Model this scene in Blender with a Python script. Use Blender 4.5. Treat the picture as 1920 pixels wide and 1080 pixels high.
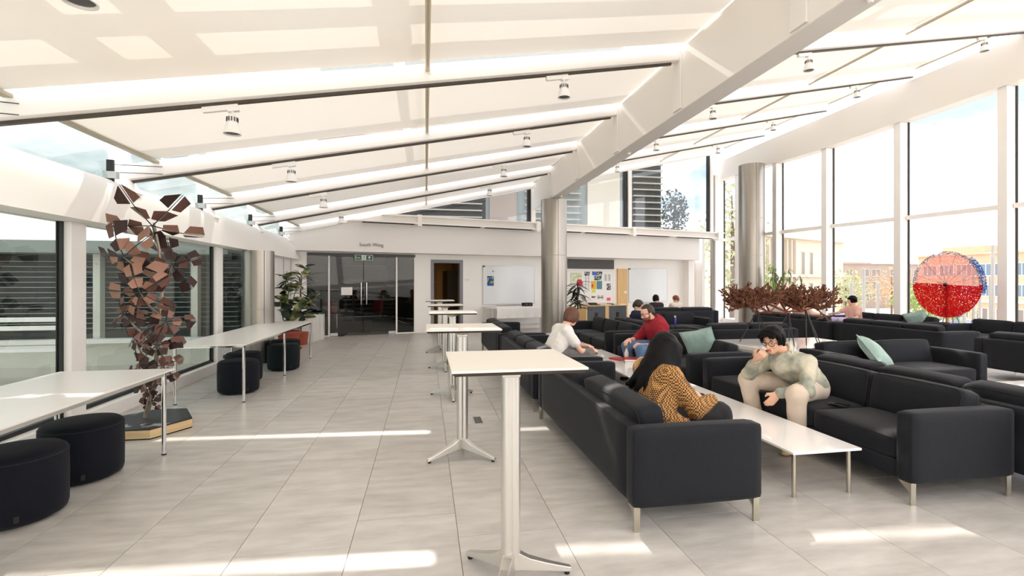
import bpy, bmesh, math, random
import numpy as np
from mathutils import Vector, Matrix

for _o in list(bpy.data.objects):
    bpy.data.objects.remove(_o, do_unlink=True)
SC = bpy.context.scene
COL = SC.collection
RND = random.Random(7)
PI = math.pi

# ------------------------------------------------------------------ camera
cam_data = bpy.data.cameras.new('camera')
cam_data.sensor_width = 36.0
cam_data.lens = 36.0 * 906.0 / 1920.0
cam_data.shift_y = -10.0 / 1920.0
cam_data.clip_start = 0.05
cam_data.clip_end = 600
cam = bpy.data.objects.new('camera', cam_data)
cam.location = (0, 0, 1.5)
cam.rotation_euler = (PI / 2, 0, -math.atan(162.0 / 906.0))
COL.objects.link(cam)
SC.camera = cam

# ------------------------------------------------------------------ view / light
SC.view_settings.view_transform = 'Standard'
SC.view_settings.look = 'None'
SC.view_settings.gamma = 1.0
SC.view_settings.use_curve_mapping = False
SC.view_settings.exposure = 0.57
try:
    SC.cycles.use_denoising = True
    SC.cycles.max_bounces = 14
    SC.cycles.diffuse_bounces = 7
    SC.cycles.transparent_max_bounces = 24
    SC.cycles.sample_clamp_indirect = 6.0
    SC.cycles.caustics_reflective = False
    SC.cycles.caustics_refractive = False
except Exception:
    pass

world = bpy.data.worlds.new('sky')
SC.world = world
world.use_nodes = True
wt = world.node_tree
wt.nodes.clear()
w_out = wt.nodes.new('ShaderNodeOutputWorld')
w_bg = wt.nodes.new('ShaderNodeBackground')
w_tc = wt.nodes.new('ShaderNodeTexCoord')
w_mp = wt.nodes.new('ShaderNodeMapping')
w_mp.inputs['Scale'].default_value = (1.6, 1.6, 4.0)
w_no = wt.nodes.new('ShaderNodeTexNoise')
w_no.inputs['Scale'].default_value = 1.7
w_no.inputs['Detail'].default_value = 5
w_no.inputs['Roughness'].default_value = 0.55
w_cr = wt.nodes.new('ShaderNodeValToRGB')
w_cr.color_ramp.elements[0].position = 0.34
w_cr.color_ramp.elements[0].color = (0.28, 0.345, 0.43, 1)
w_cr.color_ramp.elements[1].position = 0.50
w_cr.color_ramp.elements[1].color = (0.965, 0.955, 0.985, 1)
wt.links.new(w_tc.outputs['Generated'], w_mp.inputs['Vector'])
wt.links.new(w_mp.outputs['Vector'], w_no.inputs['Vector'])
wt.links.new(w_no.outputs['Fac'], w_cr.inputs['Fac'])
wt.links.new(w_cr.outputs['Color'], w_bg.inputs['Color'])
w_bg.inputs['Strength'].default_value = 2.2
wt.links.new(w_bg.outputs['Background'], w_out.inputs['Surface'])

sun_data = bpy.data.lights.new('sun', 'SUN')
sun_data.energy = 4.6
sun_data.angle = math.radians(0.6)
sun_data.color = (1.0, 0.94, 0.87)
sun = bpy.data.objects.new('sun', sun_data)
# direction towards the sun: mostly +y (south), a little to the left, 38 degrees up
_d = Vector((-0.10, 1.22, 1.0)).normalized()
sun.rotation_euler = _d.to_track_quat('Z', 'Y').to_euler()
sun.location = (0, 30, 30)
COL.objects.link(sun)

# ------------------------------------------------------------------ helpers
def lin(c):
    return tuple(((v / 255.0) / 12.92 if v / 255.0 <= 0.04045 else ((v / 255.0 + 0.055) / 1.055) ** 2.4) for v in c)

MATS = {}
def principled(name, rgb, rough=0.6, metal=0.0, noise=None, bump=None, spec=0.5, sheen=0.0, coat=0.0,
               stretch=(1, 1, 1), trans=0.0, objrand=0.0):
    """rgb in sRGB 0..255; noise=(scale, amount) colour variation; bump=(scale, strength)"""
    m = bpy.data.materials.new(name)
    m.use_nodes = True
    nt = m.node_tree
    b = nt.nodes['Principled BSDF']
    c = lin(rgb)
    b.inputs['Base Color'].default_value = (*c, 1)
    b.inputs['Roughness'].default_value = rough
    b.inputs['Metallic'].default_value = metal
    b.inputs['Specular IOR Level'].default_value = spec
    if sheen: b.inputs['Sheen Weight'].default_value = sheen
    if coat: b.inputs['Coat Weight'].default_value = coat
    tc = mp = None
    if noise or bump:
        tc = nt.nodes.new('ShaderNodeTexCoord')
        mp = nt.nodes.new('ShaderNodeMapping')
        mp.inputs['Scale'].default_value = stretch
        nt.links.new(tc.outputs['Object'], mp.inputs['Vector'])
    if noise:
        n = nt.nodes.new('ShaderNodeTexNoise')
        n.inputs['Scale'].default_value = noise[0]
        n.inputs['Detail'].default_value = 5
        nt.links.new(mp.outputs['Vector'], n.inputs['Vector'])
        r = nt.nodes.new('ShaderNodeValToRGB')
        a = noise[1]
        r.color_ramp.elements[0].position = 0.3
        r.color_ramp.elements[1].position = 0.7
        r.color_ramp.elements[0].color = (*[max(0, v * (1 - a)) for v in c], 1)
        r.color_ramp.elements[1].color = (*[min(1, v * (1 + a)) for v in c], 1)
        nt.links.new(n.outputs['Fac'], r.inputs['Fac'])
        nt.links.new(r.outputs['Color'], b.inputs['Base Color'])
    if bump:
        n2 = nt.nodes.new('ShaderNodeTexNoise')
        n2.inputs['Scale'].default_value = bump[0]
        n2.inputs['Detail'].default_value = 3
        nt.links.new(mp.outputs['Vector'], n2.inputs['Vector'])
        bp = nt.nodes.new('ShaderNodeBump')
        bp.inputs['Strength'].default_value = bump[1]
        bp.inputs['Distance'].default_value = 0.02
        nt.links.new(n2.outputs['Fac'], bp.inputs['Height'])
        nt.links.new(bp.outputs['Normal'], b.inputs['Normal'])
    MATS[name] = m
    return m

def glass(name, tint, refl=1.0, rough=0.0):
    m = bpy.data.materials.new(name)
    m.use_nodes = True
    nt = m.node_tree
    nt.nodes.clear()
    o = nt.nodes.new('ShaderNodeOutputMaterial')
    t = nt.nodes.new('ShaderNodeBsdfTransparent')
    t.inputs['Color'].default_value = (*tint, 1)
    g = nt.nodes.new('ShaderNodeBsdfGlossy')
    g.inputs['Roughness'].default_value = rough
    lw = nt.nodes.new('ShaderNodeLayerWeight')      # Schlick reflectance, same for both faces of the sheet
    p5 = nt.nodes.new('ShaderNodeMath'); p5.operation = 'POWER'; p5.inputs[1].default_value = 5.0
    f = nt.nodes.new('ShaderNodeMath'); f.operation = 'MULTIPLY_ADD'
    f.inputs[1].default_value = 0.92; f.inputs[2].default_value = 0.04
    nt.links.new(lw.outputs['Facing'], p5.inputs[0])
    nt.links.new(p5.outputs[0], f.inputs[0])
    k = nt.nodes.new('ShaderNodeMath'); k.operation = 'MULTIPLY'; k.use_clamp = True
    k.inputs[1].default_value = refl
    mx = nt.nodes.new('ShaderNodeMixShader')
    nt.links.new(f.outputs[0], k.inputs[0])
    nt.links.new(k.outputs[0], mx.inputs['Fac'])
    nt.links.new(t.outputs[0], mx.inputs[1])
    nt.links.new(g.outputs[0], mx.inputs[2])
    nt.links.new(mx.outputs[0], o.inputs['Surface'])
    MATS[name] = m
    return m

def fabric_translucent(name, rgb, fac):
    m = bpy.data.materials.new(name)
    m.use_nodes = True
    nt = m.node_tree
    nt.nodes.clear()
    o = nt.nodes.new('ShaderNodeOutputMaterial')
    d = nt.nodes.new('ShaderNodeBsdfDiffuse')
    t = nt.nodes.new('ShaderNodeBsdfTranslucent')
    c = lin(rgb)
    d.inputs['Color'].default_value = (*c, 1)
    t.inputs['Color'].default_value = (*c, 1)
    mx = nt.nodes.new('ShaderNodeMixShader')
    mx.inputs['Fac'].default_value = fac
    nt.links.new(d.outputs[0], mx.inputs[1])
    nt.links.new(t.outputs[0], mx.inputs[2])
    nt.links.new(mx.outputs[0], o.inputs['Surface'])
    MATS[name] = m
    return m

def two_tone(name, kind, c1, c2, scale, rough=0.8, stretch=(1, 1, 1), lo=0.45, hi=0.55, bump=0.0):
    """procedural two colour pattern: kind 'checker', 'voronoi', 'noise', 'wave'"""
    m = bpy.data.materials.new(name)
    m.use_nodes = True
    nt = m.node_tree
    b = nt.nodes['Principled BSDF']
    b.inputs['Roughness'].default_value = rough
    tc = nt.nodes.new('ShaderNodeTexCoord')
    mp = nt.nodes.new('ShaderNodeMapping')
    mp.inputs['Scale'].default_value = stretch
    nt.links.new(tc.outputs['Object'], mp.inputs['Vector'])
    if kind == 'checker':
        n = nt.nodes.new('ShaderNodeTexChecker'); n.inputs['Scale'].default_value = scale
        n.inputs['Color1'].default_value = (*lin(c1), 1); n.inputs['Color2'].default_value = (*lin(c2), 1)
        nt.links.new(mp.outputs['Vector'], n.inputs['Vector'])
        nt.links.new(n.outputs['Color'], b.inputs['Base Color'])
    else:
        if kind == 'voronoi':
            n = nt.nodes.new('ShaderNodeTexVoronoi'); n.inputs['Scale'].default_value = scale; out = n.outputs['Distance']
        elif kind == 'wave':
            n = nt.nodes.new('ShaderNodeTexWave'); n.inputs['Scale'].default_value = scale; out = n.outputs['Fac']
            n.inputs['Distortion'].default_value = 1.5
        else:
            n = nt.nodes.new('ShaderNodeTexNoise'); n.inputs['Scale'].default_value = scale; out = n.outputs['Fac']
            n.inputs['Detail'].default_value = 6
        nt.links.new(mp.outputs['Vector'], n.inputs['Vector'])
        r = nt.nodes.new('ShaderNodeValToRGB')
        r.color_ramp.elements[0].position = lo; r.color_ramp.elements[0].color = (*lin(c1), 1)
        r.color_ramp.elements[1].position = hi; r.color_ramp.elements[1].color = (*lin(c2), 1)
        nt.links.new(out, r.inputs['Fac'])
        nt.links.new(r.outputs['Color'], b.inputs['Base Color'])
        if bump:
            bp = nt.nodes.new('ShaderNodeBump'); bp.inputs['Strength'].default_value = bump
            bp.inputs['Distance'].default_value = 0.01
            nt.links.new(out, bp.inputs['Height']); nt.links.new(bp.outputs['Normal'], b.inputs['Normal'])
    MATS[name] = m
    return m

def perforated(name, rgb, scale, hole, trans=0.35):
    """coloured translucent sheet with a scatter of small round holes"""
    m = bpy.data.materials.new(name)
    m.use_nodes = True
    nt = m.node_tree
    nt.nodes.clear()
    o = nt.nodes.new('ShaderNodeOutputMaterial')
    tc = nt.nodes.new('ShaderNodeTexCoord')
    v = nt.nodes.new('ShaderNodeTexVoronoi'); v.inputs['Scale'].default_value = scale
    nt.links.new(tc.outputs['Object'], v.inputs['Vector'])
    lt = nt.nodes.new('ShaderNodeMath'); lt.operation = 'LESS_THAN'; lt.inputs[1].default_value = hole
    nt.links.new(v.outputs['Distance'], lt.inputs[0])
    d = nt.nodes.new('ShaderNodeBsdfTranslucent'); d.inputs['Color'].default_value = (*lin(rgb), 1)
    d2 = nt.nodes.new('ShaderNodeBsdfDiffuse'); d2.inputs['Color'].default_value = (*lin(rgb), 1)
    m0 = nt.nodes.new('ShaderNodeMixShader'); m0.inputs['Fac'].default_value = 0.5
    nt.links.new(d.outputs[0], m0.inputs[1]); nt.links.new(d2.outputs[0], m0.inputs[2])
    tr = nt.nodes.new('ShaderNodeBsdfTransparent'); tr.inputs['Color'].default_value = (*[0.35 + 0.65 * x for x in lin(rgb)], 1)
    mx = nt.nodes.new('ShaderNodeMixShader'); mx.inputs['Fac'].default_value = trans
    nt.links.new(m0.outputs[0], mx.inputs[1]); nt.links.new(tr.outputs[0], mx.inputs[2])
    cl = nt.nodes.new('ShaderNodeBsdfTransparent')
    m2 = nt.nodes.new('ShaderNodeMixShader')
    nt.links.new(lt.outputs[0], m2.inputs['Fac'])
    nt.links.new(mx.outputs[0], m2.inputs[1]); nt.links.new(cl.outputs[0], m2.inputs[2])
    nt.links.new(m2.outputs[0], o.inputs['Surface'])
    MATS[name] = m
    return m

def emission(name, rgb, s):
    m = bpy.data.materials.new(name); m.use_nodes = True
    b = m.node_tree.nodes['Principled BSDF']
    b.inputs['Base Color'].default_value = (*lin(rgb), 1)
    b.inputs['Emission Color'].default_value = (*lin(rgb), 1)
    b.inputs['Emission Strength'].default_value = s
    MATS[name] = m
    return m

class MB:
    """collects simple shapes into one mesh"""
    def __init__(s):
        s.v = []; s.f = []
    def add(s, vs, fs):
        o = len(s.v)
        s.v += [tuple(p) for p in vs]
        s.f += [tuple(i + o for i in f) for f in fs]
        return s
    def box(s, x0, x1, y0, y1, z0, z1):
        return s.add([(x0, y0, z0), (x1, y0, z0), (x1, y1, z0), (x0, y1, z0), (x0, y0, z1), (x1, y0, z1), (x1, y1, z1), (x0, y1, z1)],
                     [(3, 2, 1, 0), (4, 5, 6, 7), (0, 1, 5, 4), (1, 2, 6, 5), (2, 3, 7, 6), (3, 0, 4, 7)])
    def hexa(s, b, t):
        """b, t: four bottom and four top points, counter-clockwise from above"""
        return s.add(list(b) + list(t), [(3, 2, 1, 0), (4, 5, 6, 7), (0, 1, 5, 4), (1, 2, 6, 5), (2, 3, 7, 6), (3, 0, 4, 7)])
    def bar(s, p, q, w, h, up=(0, 0, 1)):
        p = Vector(p); q = Vector(q); d = (q - p).normalized(); u = Vector(up)
        a = d.cross(u)
        if a.length < 1e-5: a = d.cross(Vector((1, 0, 0)))
        a.normalize(); b = a.cross(d).normalized()
        a *= w / 2; b *= h / 2
        return s.add([p - a - b, p + a - b, p + a + b, p - a + b, q - a - b, q + a - b, q + a + b, q - a + b],
                     [(0, 1, 2, 3), (7, 6, 5, 4), (4, 5, 1, 0), (5, 6, 2, 1), (6, 7, 3, 2), (7, 4, 0, 3)])
    def tube(s, pts, r, n=8, cap=True):
        pts = [Vector(p) for p in pts]
        rs = r if isinstance(r, (list, tuple)) else [r] * len(pts)
        o = len(s.v); prev = None
        for i, p in enumerate(pts):
            d = (pts[min(i + 1, len(pts) - 1)] - pts[max(i - 1, 0)]).normalized()
            if prev is None:
                a = d.cross(Vector((0, 0, 1)))
                if a.length < 1e-3: a = d.cross(Vector((1, 0, 0)))
            else:
                a = prev - d * prev.dot(d)
                if a.length < 1e-6: a = d.cross(Vector((1, 0, 0)))
            a.normalize(); prev = a; b = d.cross(a)
            for k in range(n):
                t = 2 * PI * k / n
                s.v.append(tuple(p + (a * math.cos(t) + b * math.sin(t)) * rs[i]))
        for i in range(len(pts) - 1):
            for k in range(n):
                s.f.append((o + i * n + k, o + i * n + (k + 1) % n, o + (i + 1) * n + (k + 1) % n, o + (i + 1) * n + k))
        if cap:
            s.f.append(tuple(o + k for k in range(n))[::-1])
            s.f.append(tuple(o + (len(pts) - 1) * n + k for k in range(n)))
        return s
    def lathe(s, prof, n=24, c=(0, 0), ax=1.0, ay=1.0, cap=True):
        """prof: list of (radius, z)"""
        o = len(s.v)
        for r, z in prof:
            for k in range(n):
                t = 2 * PI * k / n
                s.v.append((c[0] + ax * r * math.cos(t), c[1] + ay * r * math.sin(t), z))
        for i in range(len(prof) - 1):
            for k in range(n):
                s.f.append((o + i * n + k, o + i * n + (k + 1) % n, o + (i + 1) * n + (k + 1) % n, o + (i + 1) * n + k))
        if cap:
            s.f.append(tuple(o + k for k in range(n))[::-1])
            s.f.append(tuple(o + (len(prof) - 1) * n + k for k in range(n)))
        return s
    def prism(s, poly, z0, z1):
        n = len(poly)
        return s.add([(x, y, z0) for x, y in poly] + [(x, y, z1) for x, y in poly],
                     [tuple(range(n))[::-1], tuple(range(n, 2 * n))] + [(i, (i + 1) % n, n + (i + 1) % n, n + i) for i in range(n)])
    def sphere(s, c, r, n=10, m=6, sc=(1, 1, 1)):
        o = len(s.v)
        for i in range(m + 1):
            a = PI * i / m
            for k in range(n):
                t = 2 * PI * k / n
                s.v.append((c[0] + sc[0] * r * math.sin(a) * math.cos(t), c[1] + sc[1] * r * math.sin(a) * math.sin(t), c[2] - sc[2] * r * math.cos(a)))
        for i in range(m):
            for k in range(n):
                s.f.append((o + i * n + k, o + i * n + (k + 1) % n, o + (i + 1) * n + (k + 1) % n, o + (i + 1) * n + k))
        return s
    def mesh(s, name, mat=None, bevel=0, seg=2, smooth=False):
        me = bpy.data.meshes.new(name)
        me.from_pydata(s.v, [], s.f)
        if bevel:
            bm = bmesh.new(); bm.from_mesh(me)
            bmesh.ops.remove_doubles(bm, verts=bm.verts, dist=1e-6)
            bmesh.ops.bevel(bm, geom=bm.edges[:], offset=bevel, segments=seg, profile=0.6, affect='EDGES', clamp_overlap=True)
            bm.to_mesh(me); bm.free()
        me.update()
        if smooth:
            me.polygons.foreach_set('use_smooth', [True] * len(me.polygons))
            if smooth != 'all':
                me.set_sharp_from_angle(angle=math.radians(40))
        if mat: me.materials.append(MATS[mat] if isinstance(mat, str) else mat)
        return me
    def build(s, name, mat, parent=None, bevel=0, seg=2, smooth=False, world=True):
        if parent is not None and world and parent.name in ROOTM:
            inv = ROOTM[parent.name].inverted()
            s.v = [tuple(inv @ Vector(p)) for p in s.v]
        return link(name, s.mesh(name, mat, bevel, seg, smooth), parent)

ROOTM = {}
def link(name, me, parent=None):
    o = bpy.data.objects.new(name, me)
    COL.objects.link(o)
    if parent is not None:
        o.parent = parent
        if parent.name in ROOTM: ROOTM[o.name] = ROOTM[parent.name]
    return o
def tag(o, label=None, cat=None, group=None, kind=None):
    if label: o['label'] = label
    if cat: o['category'] = cat
    if group: o['group'] = group
    if kind: o['kind'] = kind
    return o
def empty(name, loc=(0, 0, 0), rz=0.0, label=None, cat=None, group=None, kind=None):
    o = bpy.data.objects.new(name, None)
    o.empty_display_size = 0.1
    COL.objects.link(o)
    o.location = loc; o.rotation_euler = (0, 0, rz)
    ROOTM[o.name] = Matrix.Translation(Vector(loc)) @ Matrix.Rotation(rz, 4, 'Z')
    return tag(o, label, cat, group, kind)

def puff(sx, sy, sz, r, amt=0.02, cuts=7, bulge=(0, 0, 1)):
    """rounded, slightly stuffed block centred on the origin: half sizes sx, sy, sz"""
    bm = bmesh.new()
    bmesh.ops.create_cube(bm, size=2.0)
    bmesh.ops.subdivide_edges(bm, edges=bm.edges[:], cuts=cuts, use_grid_fill=True)
    S = (sx, sy, sz)
    for v in bm.verts:
        u = v.co.copy()
        # pull the grid towards the edges so that the rounding has vertices to use
        g = Vector([math.copysign(abs(c) ** 0.55, c) for c in u])
        p = Vector([g[i] * S[i] for i in range(3)])
        q = Vector([max(-S[i] + r, min(S[i] - r, p[i])) for i in range(3)])
        d = p - q
        if d.length > 1e-9: p = q + d.normalized() * r if sum(abs(x) > 1e-9 for x in d) > 1 else q + d.normalized() * min(d.length, r)
        for ax in range(3):
            if bulge[ax]:
                o1, o2 = (ax + 1) % 3, (ax + 2) % 3
                p[ax] += amt * bulge[ax] * u[ax] * (1 - g[o1] ** 2) * (1 - g[o2] ** 2)
        v.co = p
    me = bpy.data.meshes.new('puff')
    bm.to_mesh(me); bm.free()
    me.polygons.foreach_set('use_smooth', [True] * len(me.polygons))
    return me

def text_mesh(body, size, depth, mat, name='lettering'):
    cu = bpy.data.curves.new(name, 'FONT')
    cu.body = body; cu.size = size; cu.extrude = depth; cu.align_x = 'LEFT'
    cu.resolution_u = 3
    tmp = bpy.data.objects.new('tmp_text', cu)
    COL.objects.link(tmp)
    dg = bpy.context.evaluated_depsgraph_get()
    dg.update()
    me = bpy.data.meshes.new_from_object(tmp.evaluated_get(dg))
    bpy.data.objects.remove(tmp, do_unlink=True)
    bpy.data.curves.remove(cu)
    me.materials.clear(); me.materials.append(MATS[mat])
    return me

# ------------------------------------------------------------------ materials
principled('white_paint', (248, 244, 240), 0.55, noise=(1.5, 0.015))
principled('wall_paint', (250, 247, 243), 0.7, noise=(2, 0.015))
principled('beam_white', (252, 248, 244), 0.45)
principled('girder_paint', (236, 232, 226), 0.5)
principled('fascia_white', (238, 234, 230), 0.6)
principled('dark_slot', (30, 28, 26), 0.8)
principled('black_gasket', (28, 30, 28), 0.5)
principled('track_black', (70, 62, 52), 0.5)
principled('lamp_white', (240, 238, 235), 0.4)
principled('lamp_dark', (70, 70, 66), 0.35)
principled('alu_rail', (176, 168, 148), 0.45, 0.6)
principled('tube_paint', (205, 195, 172), 0.4, 0.3)
principled('steel_brushed', (160, 154, 145), 0.32, 0.95, noise=(6, 0.12), stretch=(1, 1, 0.08))
principled('chrome', (225, 225, 225), 0.08, 1.0)
principled('cast_alu', (214, 211, 205), 0.28, 0.85)
principled('leg_steel', (196, 190, 176), 0.25, 1.0)
principled('sofa_fabric', (22, 24, 30), 0.7, noise=(40, 0.12), bump=(220, 0.12), sheen=0.06, spec=0.22)
principled('sofa_seam', (26, 26, 30), 0.8)
principled('pouf_fabric', (15, 18, 27), 0.8, noise=(60, 0.12), bump=(260, 0.1), sheen=0.04, spec=0.2)
principled('pouf_teal', (14, 23, 26), 0.8, noise=(60, 0.12), bump=(260, 0.1), sheen=0.04, spec=0.2)
principled('table_white', (230, 227, 223), 0.3)
principled('table_cream', (236, 231, 220), 0.38)
principled('edge_dark', (62, 50, 38), 0.6)
principled('gloss_white', (246, 244, 242), 0.08, coat=0.3)
principled('rubber_black', (24, 24, 26), 0.7)
principled('plinth_black', (40, 42, 42), 0.45)
principled('plinth_wood', (214, 186, 140), 0.6, noise=(9, 0.16), stretch=(0.3, 0.3, 5))
principled('copper_brown', (104, 70, 60), 0.42, 0.35, noise=(5, 0.15))
principled('copper_light', (150, 110, 92), 0.45, 0.3, noise=(5, 0.12))
principled('copper_dark', (58, 36, 33), 0.5, 0.3)
principled('stem_metal', (150, 138, 124), 0.4, 0.7)
principled('rust_coral', (116, 72, 50), 0.75, noise=(12, 0.25))
principled('rust_frame', (128, 66, 50), 0.7)
principled('wire_dark', (52, 50, 50), 0.4, 0.6)
principled('beech', (222, 184, 128), 0.55, noise=(5, 0.07), stretch=(6, 6, 0.4))
principled('tambour_grey', (88, 92, 98), 0.55)
principled('whiteboard', (236, 240, 243), 0.18)
principled('board_frame', (205, 205, 204), 0.35, 0.5)
principled('paper_white', (244, 243, 240), 0.8)
principled('blind_grey', (120, 116, 110), 0.6)
principled('door_frame_grey', (132, 134, 142), 0.5)
principled('ochre_wall', (170, 128, 62), 0.8)
principled('ochre_panel', (150, 108, 52), 0.7)
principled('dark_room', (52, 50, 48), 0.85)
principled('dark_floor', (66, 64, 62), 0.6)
principled('red_chair', (168, 40, 46), 0.6)
principled('shelf_pale', (196, 186, 160), 0.7)
principled('book_mix', (110, 104, 90), 0.8, noise=(14, 0.5))
principled('exit_green', (28, 96, 78), 0.5)
principled('exit_white', (232, 238, 226), 0.5)
principled('letter_grey', (128, 126, 122), 0.5)
principled('terracotta', (158, 74, 54), 0.75, noise=(10, 0.08))
principled('soil', (60, 46, 36), 0.95)
two_tone('leaf_variegated', 'noise', (58, 72, 44), (150, 148, 92), 7, 0.4, lo=0.5, hi=0.62)
principled('leaf_dark', (40, 54, 38), 0.45, noise=(6, 0.25))
principled('leaf_green', (110, 138, 60), 0.5, noise=(6, 0.25))
principled('leaf_lime', (150, 168, 60), 0.5)
principled('stem_green', (104, 112, 62), 0.6)
principled('flower_red', (196, 52, 72), 0.5)
principled('bin_white', (228, 226, 220), 0.5)
principled('bin_bag', (26, 26, 28), 0.35)
principled('green_bag', (60, 110, 84), 0.5)
principled('cushion_teal', (150, 176, 168), 0.85, noise=(16, 0.12), bump=(120, 0.12), sheen=0.3)
principled('book_red', (178, 52, 60), 0.6)
principled('book_green', (150, 170, 140), 0.7)
principled('pen_blue', (40, 92, 200), 0.4)
principled('pen_red', (214, 40, 56), 0.4)
principled('phone_black', (24, 24, 26), 0.15)
principled('bottle_purple', (58, 44, 140), 0.3)
principled('bottle_clear', (220, 226, 224), 0.15)
principled('orange_lid', (170, 110, 80), 0.6)
principled('skin_light', (226, 178, 150), 0.55)
principled('skin_warm', (214, 164, 134), 0.55)
principled('skin_rosy', (232, 184, 160), 0.55)
principled('hair_black', (13, 11, 11), 0.55, noise=(30, 0.3), stretch=(1, 1, 0.15), spec=0.15)
principled('hair_brown', (96, 56, 36), 0.45, noise=(40, 0.3), stretch=(1, 1, 0.2))
principled('hair_dark', (50, 36, 28), 0.5, noise=(40, 0.3))
principled('hair_auburn', (122, 66, 44), 0.5, noise=(40, 0.3))
principled('tee_white', (238, 234, 230), 0.85, bump=(18, 0.25))
principled('hoodie_red', (150, 26, 42), 0.85, noise=(14, 0.15), bump=(22, 0.3))
principled('jeans_blue', (92, 124, 160), 0.85, noise=(9, 0.22), bump=(24, 0.25))
principled('trouser_black', (24, 24, 26), 0.85, bump=(16, 0.3))
principled('trouser_cream', (212, 196, 178), 0.9, bump=(14, 0.3))
principled('trouser_grey', (120, 116, 116), 0.9)
principled('navy_knit', (34, 38, 62), 0.9)
principled('shirt_blue', (170, 190, 214), 0.85)
principled('black_top', (40, 36, 36), 0.9)
principled('pink_top', (226, 180, 164), 0.85)
principled('beige_top', (226, 214, 200), 0.85)
principled('lilac', (186, 170, 206), 0.8)
two_tone('camo_denim', 'noise', (146, 150, 138), (206, 200, 178), 6, 0.9, lo=0.42, hi=0.6, bump=0.25)
two_tone('houndstooth', 'checker', (196, 146, 84), (66, 40, 22), 84, 0.9)
principled('glasses_frame', (46, 34, 28), 0.3)
principled('lips', (196, 96, 90), 0.5)
principled('eye_white', (235, 230, 226), 0.3)
principled('eye_dark', (36, 26, 22), 0.3)
principled('brick_tan', (206, 174, 146), 0.85, noise=(0.6, 0.06))
principled('brick_brown', (160, 144, 132), 0.85, noise=(0.5, 0.06))
principled('stone_pale', (206, 194, 176), 0.85, noise=(0.4, 0.04))
principled('window_blue', (104, 124, 140), 0.15)
principled('window_dark', (128, 120, 114), 0.3)
principled('window_frame_white', (232, 230, 226), 0.6)
principled('paving', (206, 200, 190), 0.9, noise=(0.7, 0.08))
principled('lawn', (150, 164, 104), 0.95, noise=(1.2, 0.2))
principled('tree_leaf', (140, 158, 92), 0.8, noise=(2, 0.2))
principled('tree_leaf_pale', (176, 178, 140), 0.8, noise=(2, 0.2))
principled('tree_autumn', (206, 164, 124), 0.8, noise=(2, 0.2))
principled('bark', (110, 92, 76), 0.9)
principled('car_white', (224, 226, 232), 0.3)
principled('car_blue', (112, 124, 164), 0.3)
principled('hoarding_blue', (150, 160, 200), 0.6)
principled('louvre_dark', (44, 42, 40), 0.5)
principled('louvre_pale', (176, 168, 154), 0.5, 0.3)
principled('facade_grey', (150, 156, 152), 0.7)
principled('facade_dark', (62, 70, 66), 0.6)
principled('band_white', (226, 224, 214), 0.7)
principled('pole_wood', (198, 150, 92), 0.6)
principled('pole_grey', (160, 156, 152), 0.6)
perforated('disc_red', (206, 36, 42), 34, 0.30, 0.25)
perforated('disc_pink', (230, 186, 178), 34, 0.30, 0.62)
perforated('disc_rim', (150, 140, 160), 46, 0.5, 0.4)
perforated('disc_blue', (70, 120, 190), 46, 0.45, 0.3)
glass('pane_clear', (0.98, 0.98, 0.98), 0.6)
glass('pane_green', (0.62, 0.66, 0.635), 1.2)
glass('pane_roof', (0.98, 0.97, 0.97), 0.4)
glass('pane_dark', (0.62, 0.64, 0.62), 1.0)
glass('pane_grey', (0.85, 0.88, 0.90), 1.3)
fabric_translucent('blind_fabric', (246, 241, 231), 0.165)

# floor tiles: soft cloudy concrete look, each tile with its own shade and drift of the pattern
def floor_material():
    m = bpy.data.materials.new('floor_tile'); m.use_nodes = True
    nt = m.node_tree; b = nt.nodes['Principled BSDF']
    tc = nt.nodes.new('ShaderNodeTexCoord'); oi = nt.nodes.new('ShaderNodeObjectInfo')
    ad = nt.nodes.new('ShaderNodeVectorMath'); ad.operation = 'ADD'
    ml = nt.nodes.new('ShaderNodeVectorMath'); ml.operation = 'SCALE'; ml.inputs['Scale'].default_value = 37.0
    cb = nt.nodes.new('ShaderNodeCombineXYZ')
    nt.links.new(oi.outputs['Random'], cb.inputs['X']); nt.links.new(oi.outputs['Random'], cb.inputs['Y'])
    nt.links.new(cb.outputs[0], ml.inputs[0]); nt.links.new(tc.outputs['Object'], ad.inputs[0]); nt.links.new(ml.outputs['Vector'], ad.inputs[1])
    mp = nt.nodes.new('ShaderNodeMapping'); mp.inputs['Scale'].default_value = (0.9, 3.2, 1)
    nt.links.new(ad.outputs[0], mp.inputs['Vector'])
    n = nt.nodes.new('ShaderNodeTexNoise'); n.inputs['Scale'].default_value = 2.6; n.inputs['Detail'].default_value = 6; n.inputs['Roughness'].default_value = 0.6
    nt.links.new(mp.outputs['Vector'], n.inputs['Vector'])
    r = nt.nodes.new('ShaderNodeValToRGB')
    r.color_ramp.elements[0].position = 0.28; r.color_ramp.elements[0].color = (*lin((178, 174, 168)), 1)
    r.color_ramp.elements[1].position = 0.74; r.color_ramp.elements[1].color = (*lin((214, 210, 204)), 1)
    nt.links.new(n.outputs['Fac'], r.inputs['Fac'])
    hv = nt.nodes.new('ShaderNodeHueSaturation')
    mr = nt.nodes.new('ShaderNodeMapRange'); mr.inputs['To Min'].default_value = 0.93; mr.inputs['To Max'].default_value = 1.06
    nt.links.new(oi.outputs['Random'], mr.inputs['Value']); nt.links.new(mr.outputs[0], hv.inputs['Value'])
    nt.links.new(r.outputs['Color'], hv.inputs['Color']); nt.links.new(hv.outputs['Color'], b.inputs['Base Color'])
    b.inputs['Roughness'].default_value = 0.34
    b.inputs['Specular IOR Level'].default_value = 0.45
    MATS['floor_tile'] = m
floor_material()
principled('grout', (128, 124, 119), 0.9)
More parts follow.
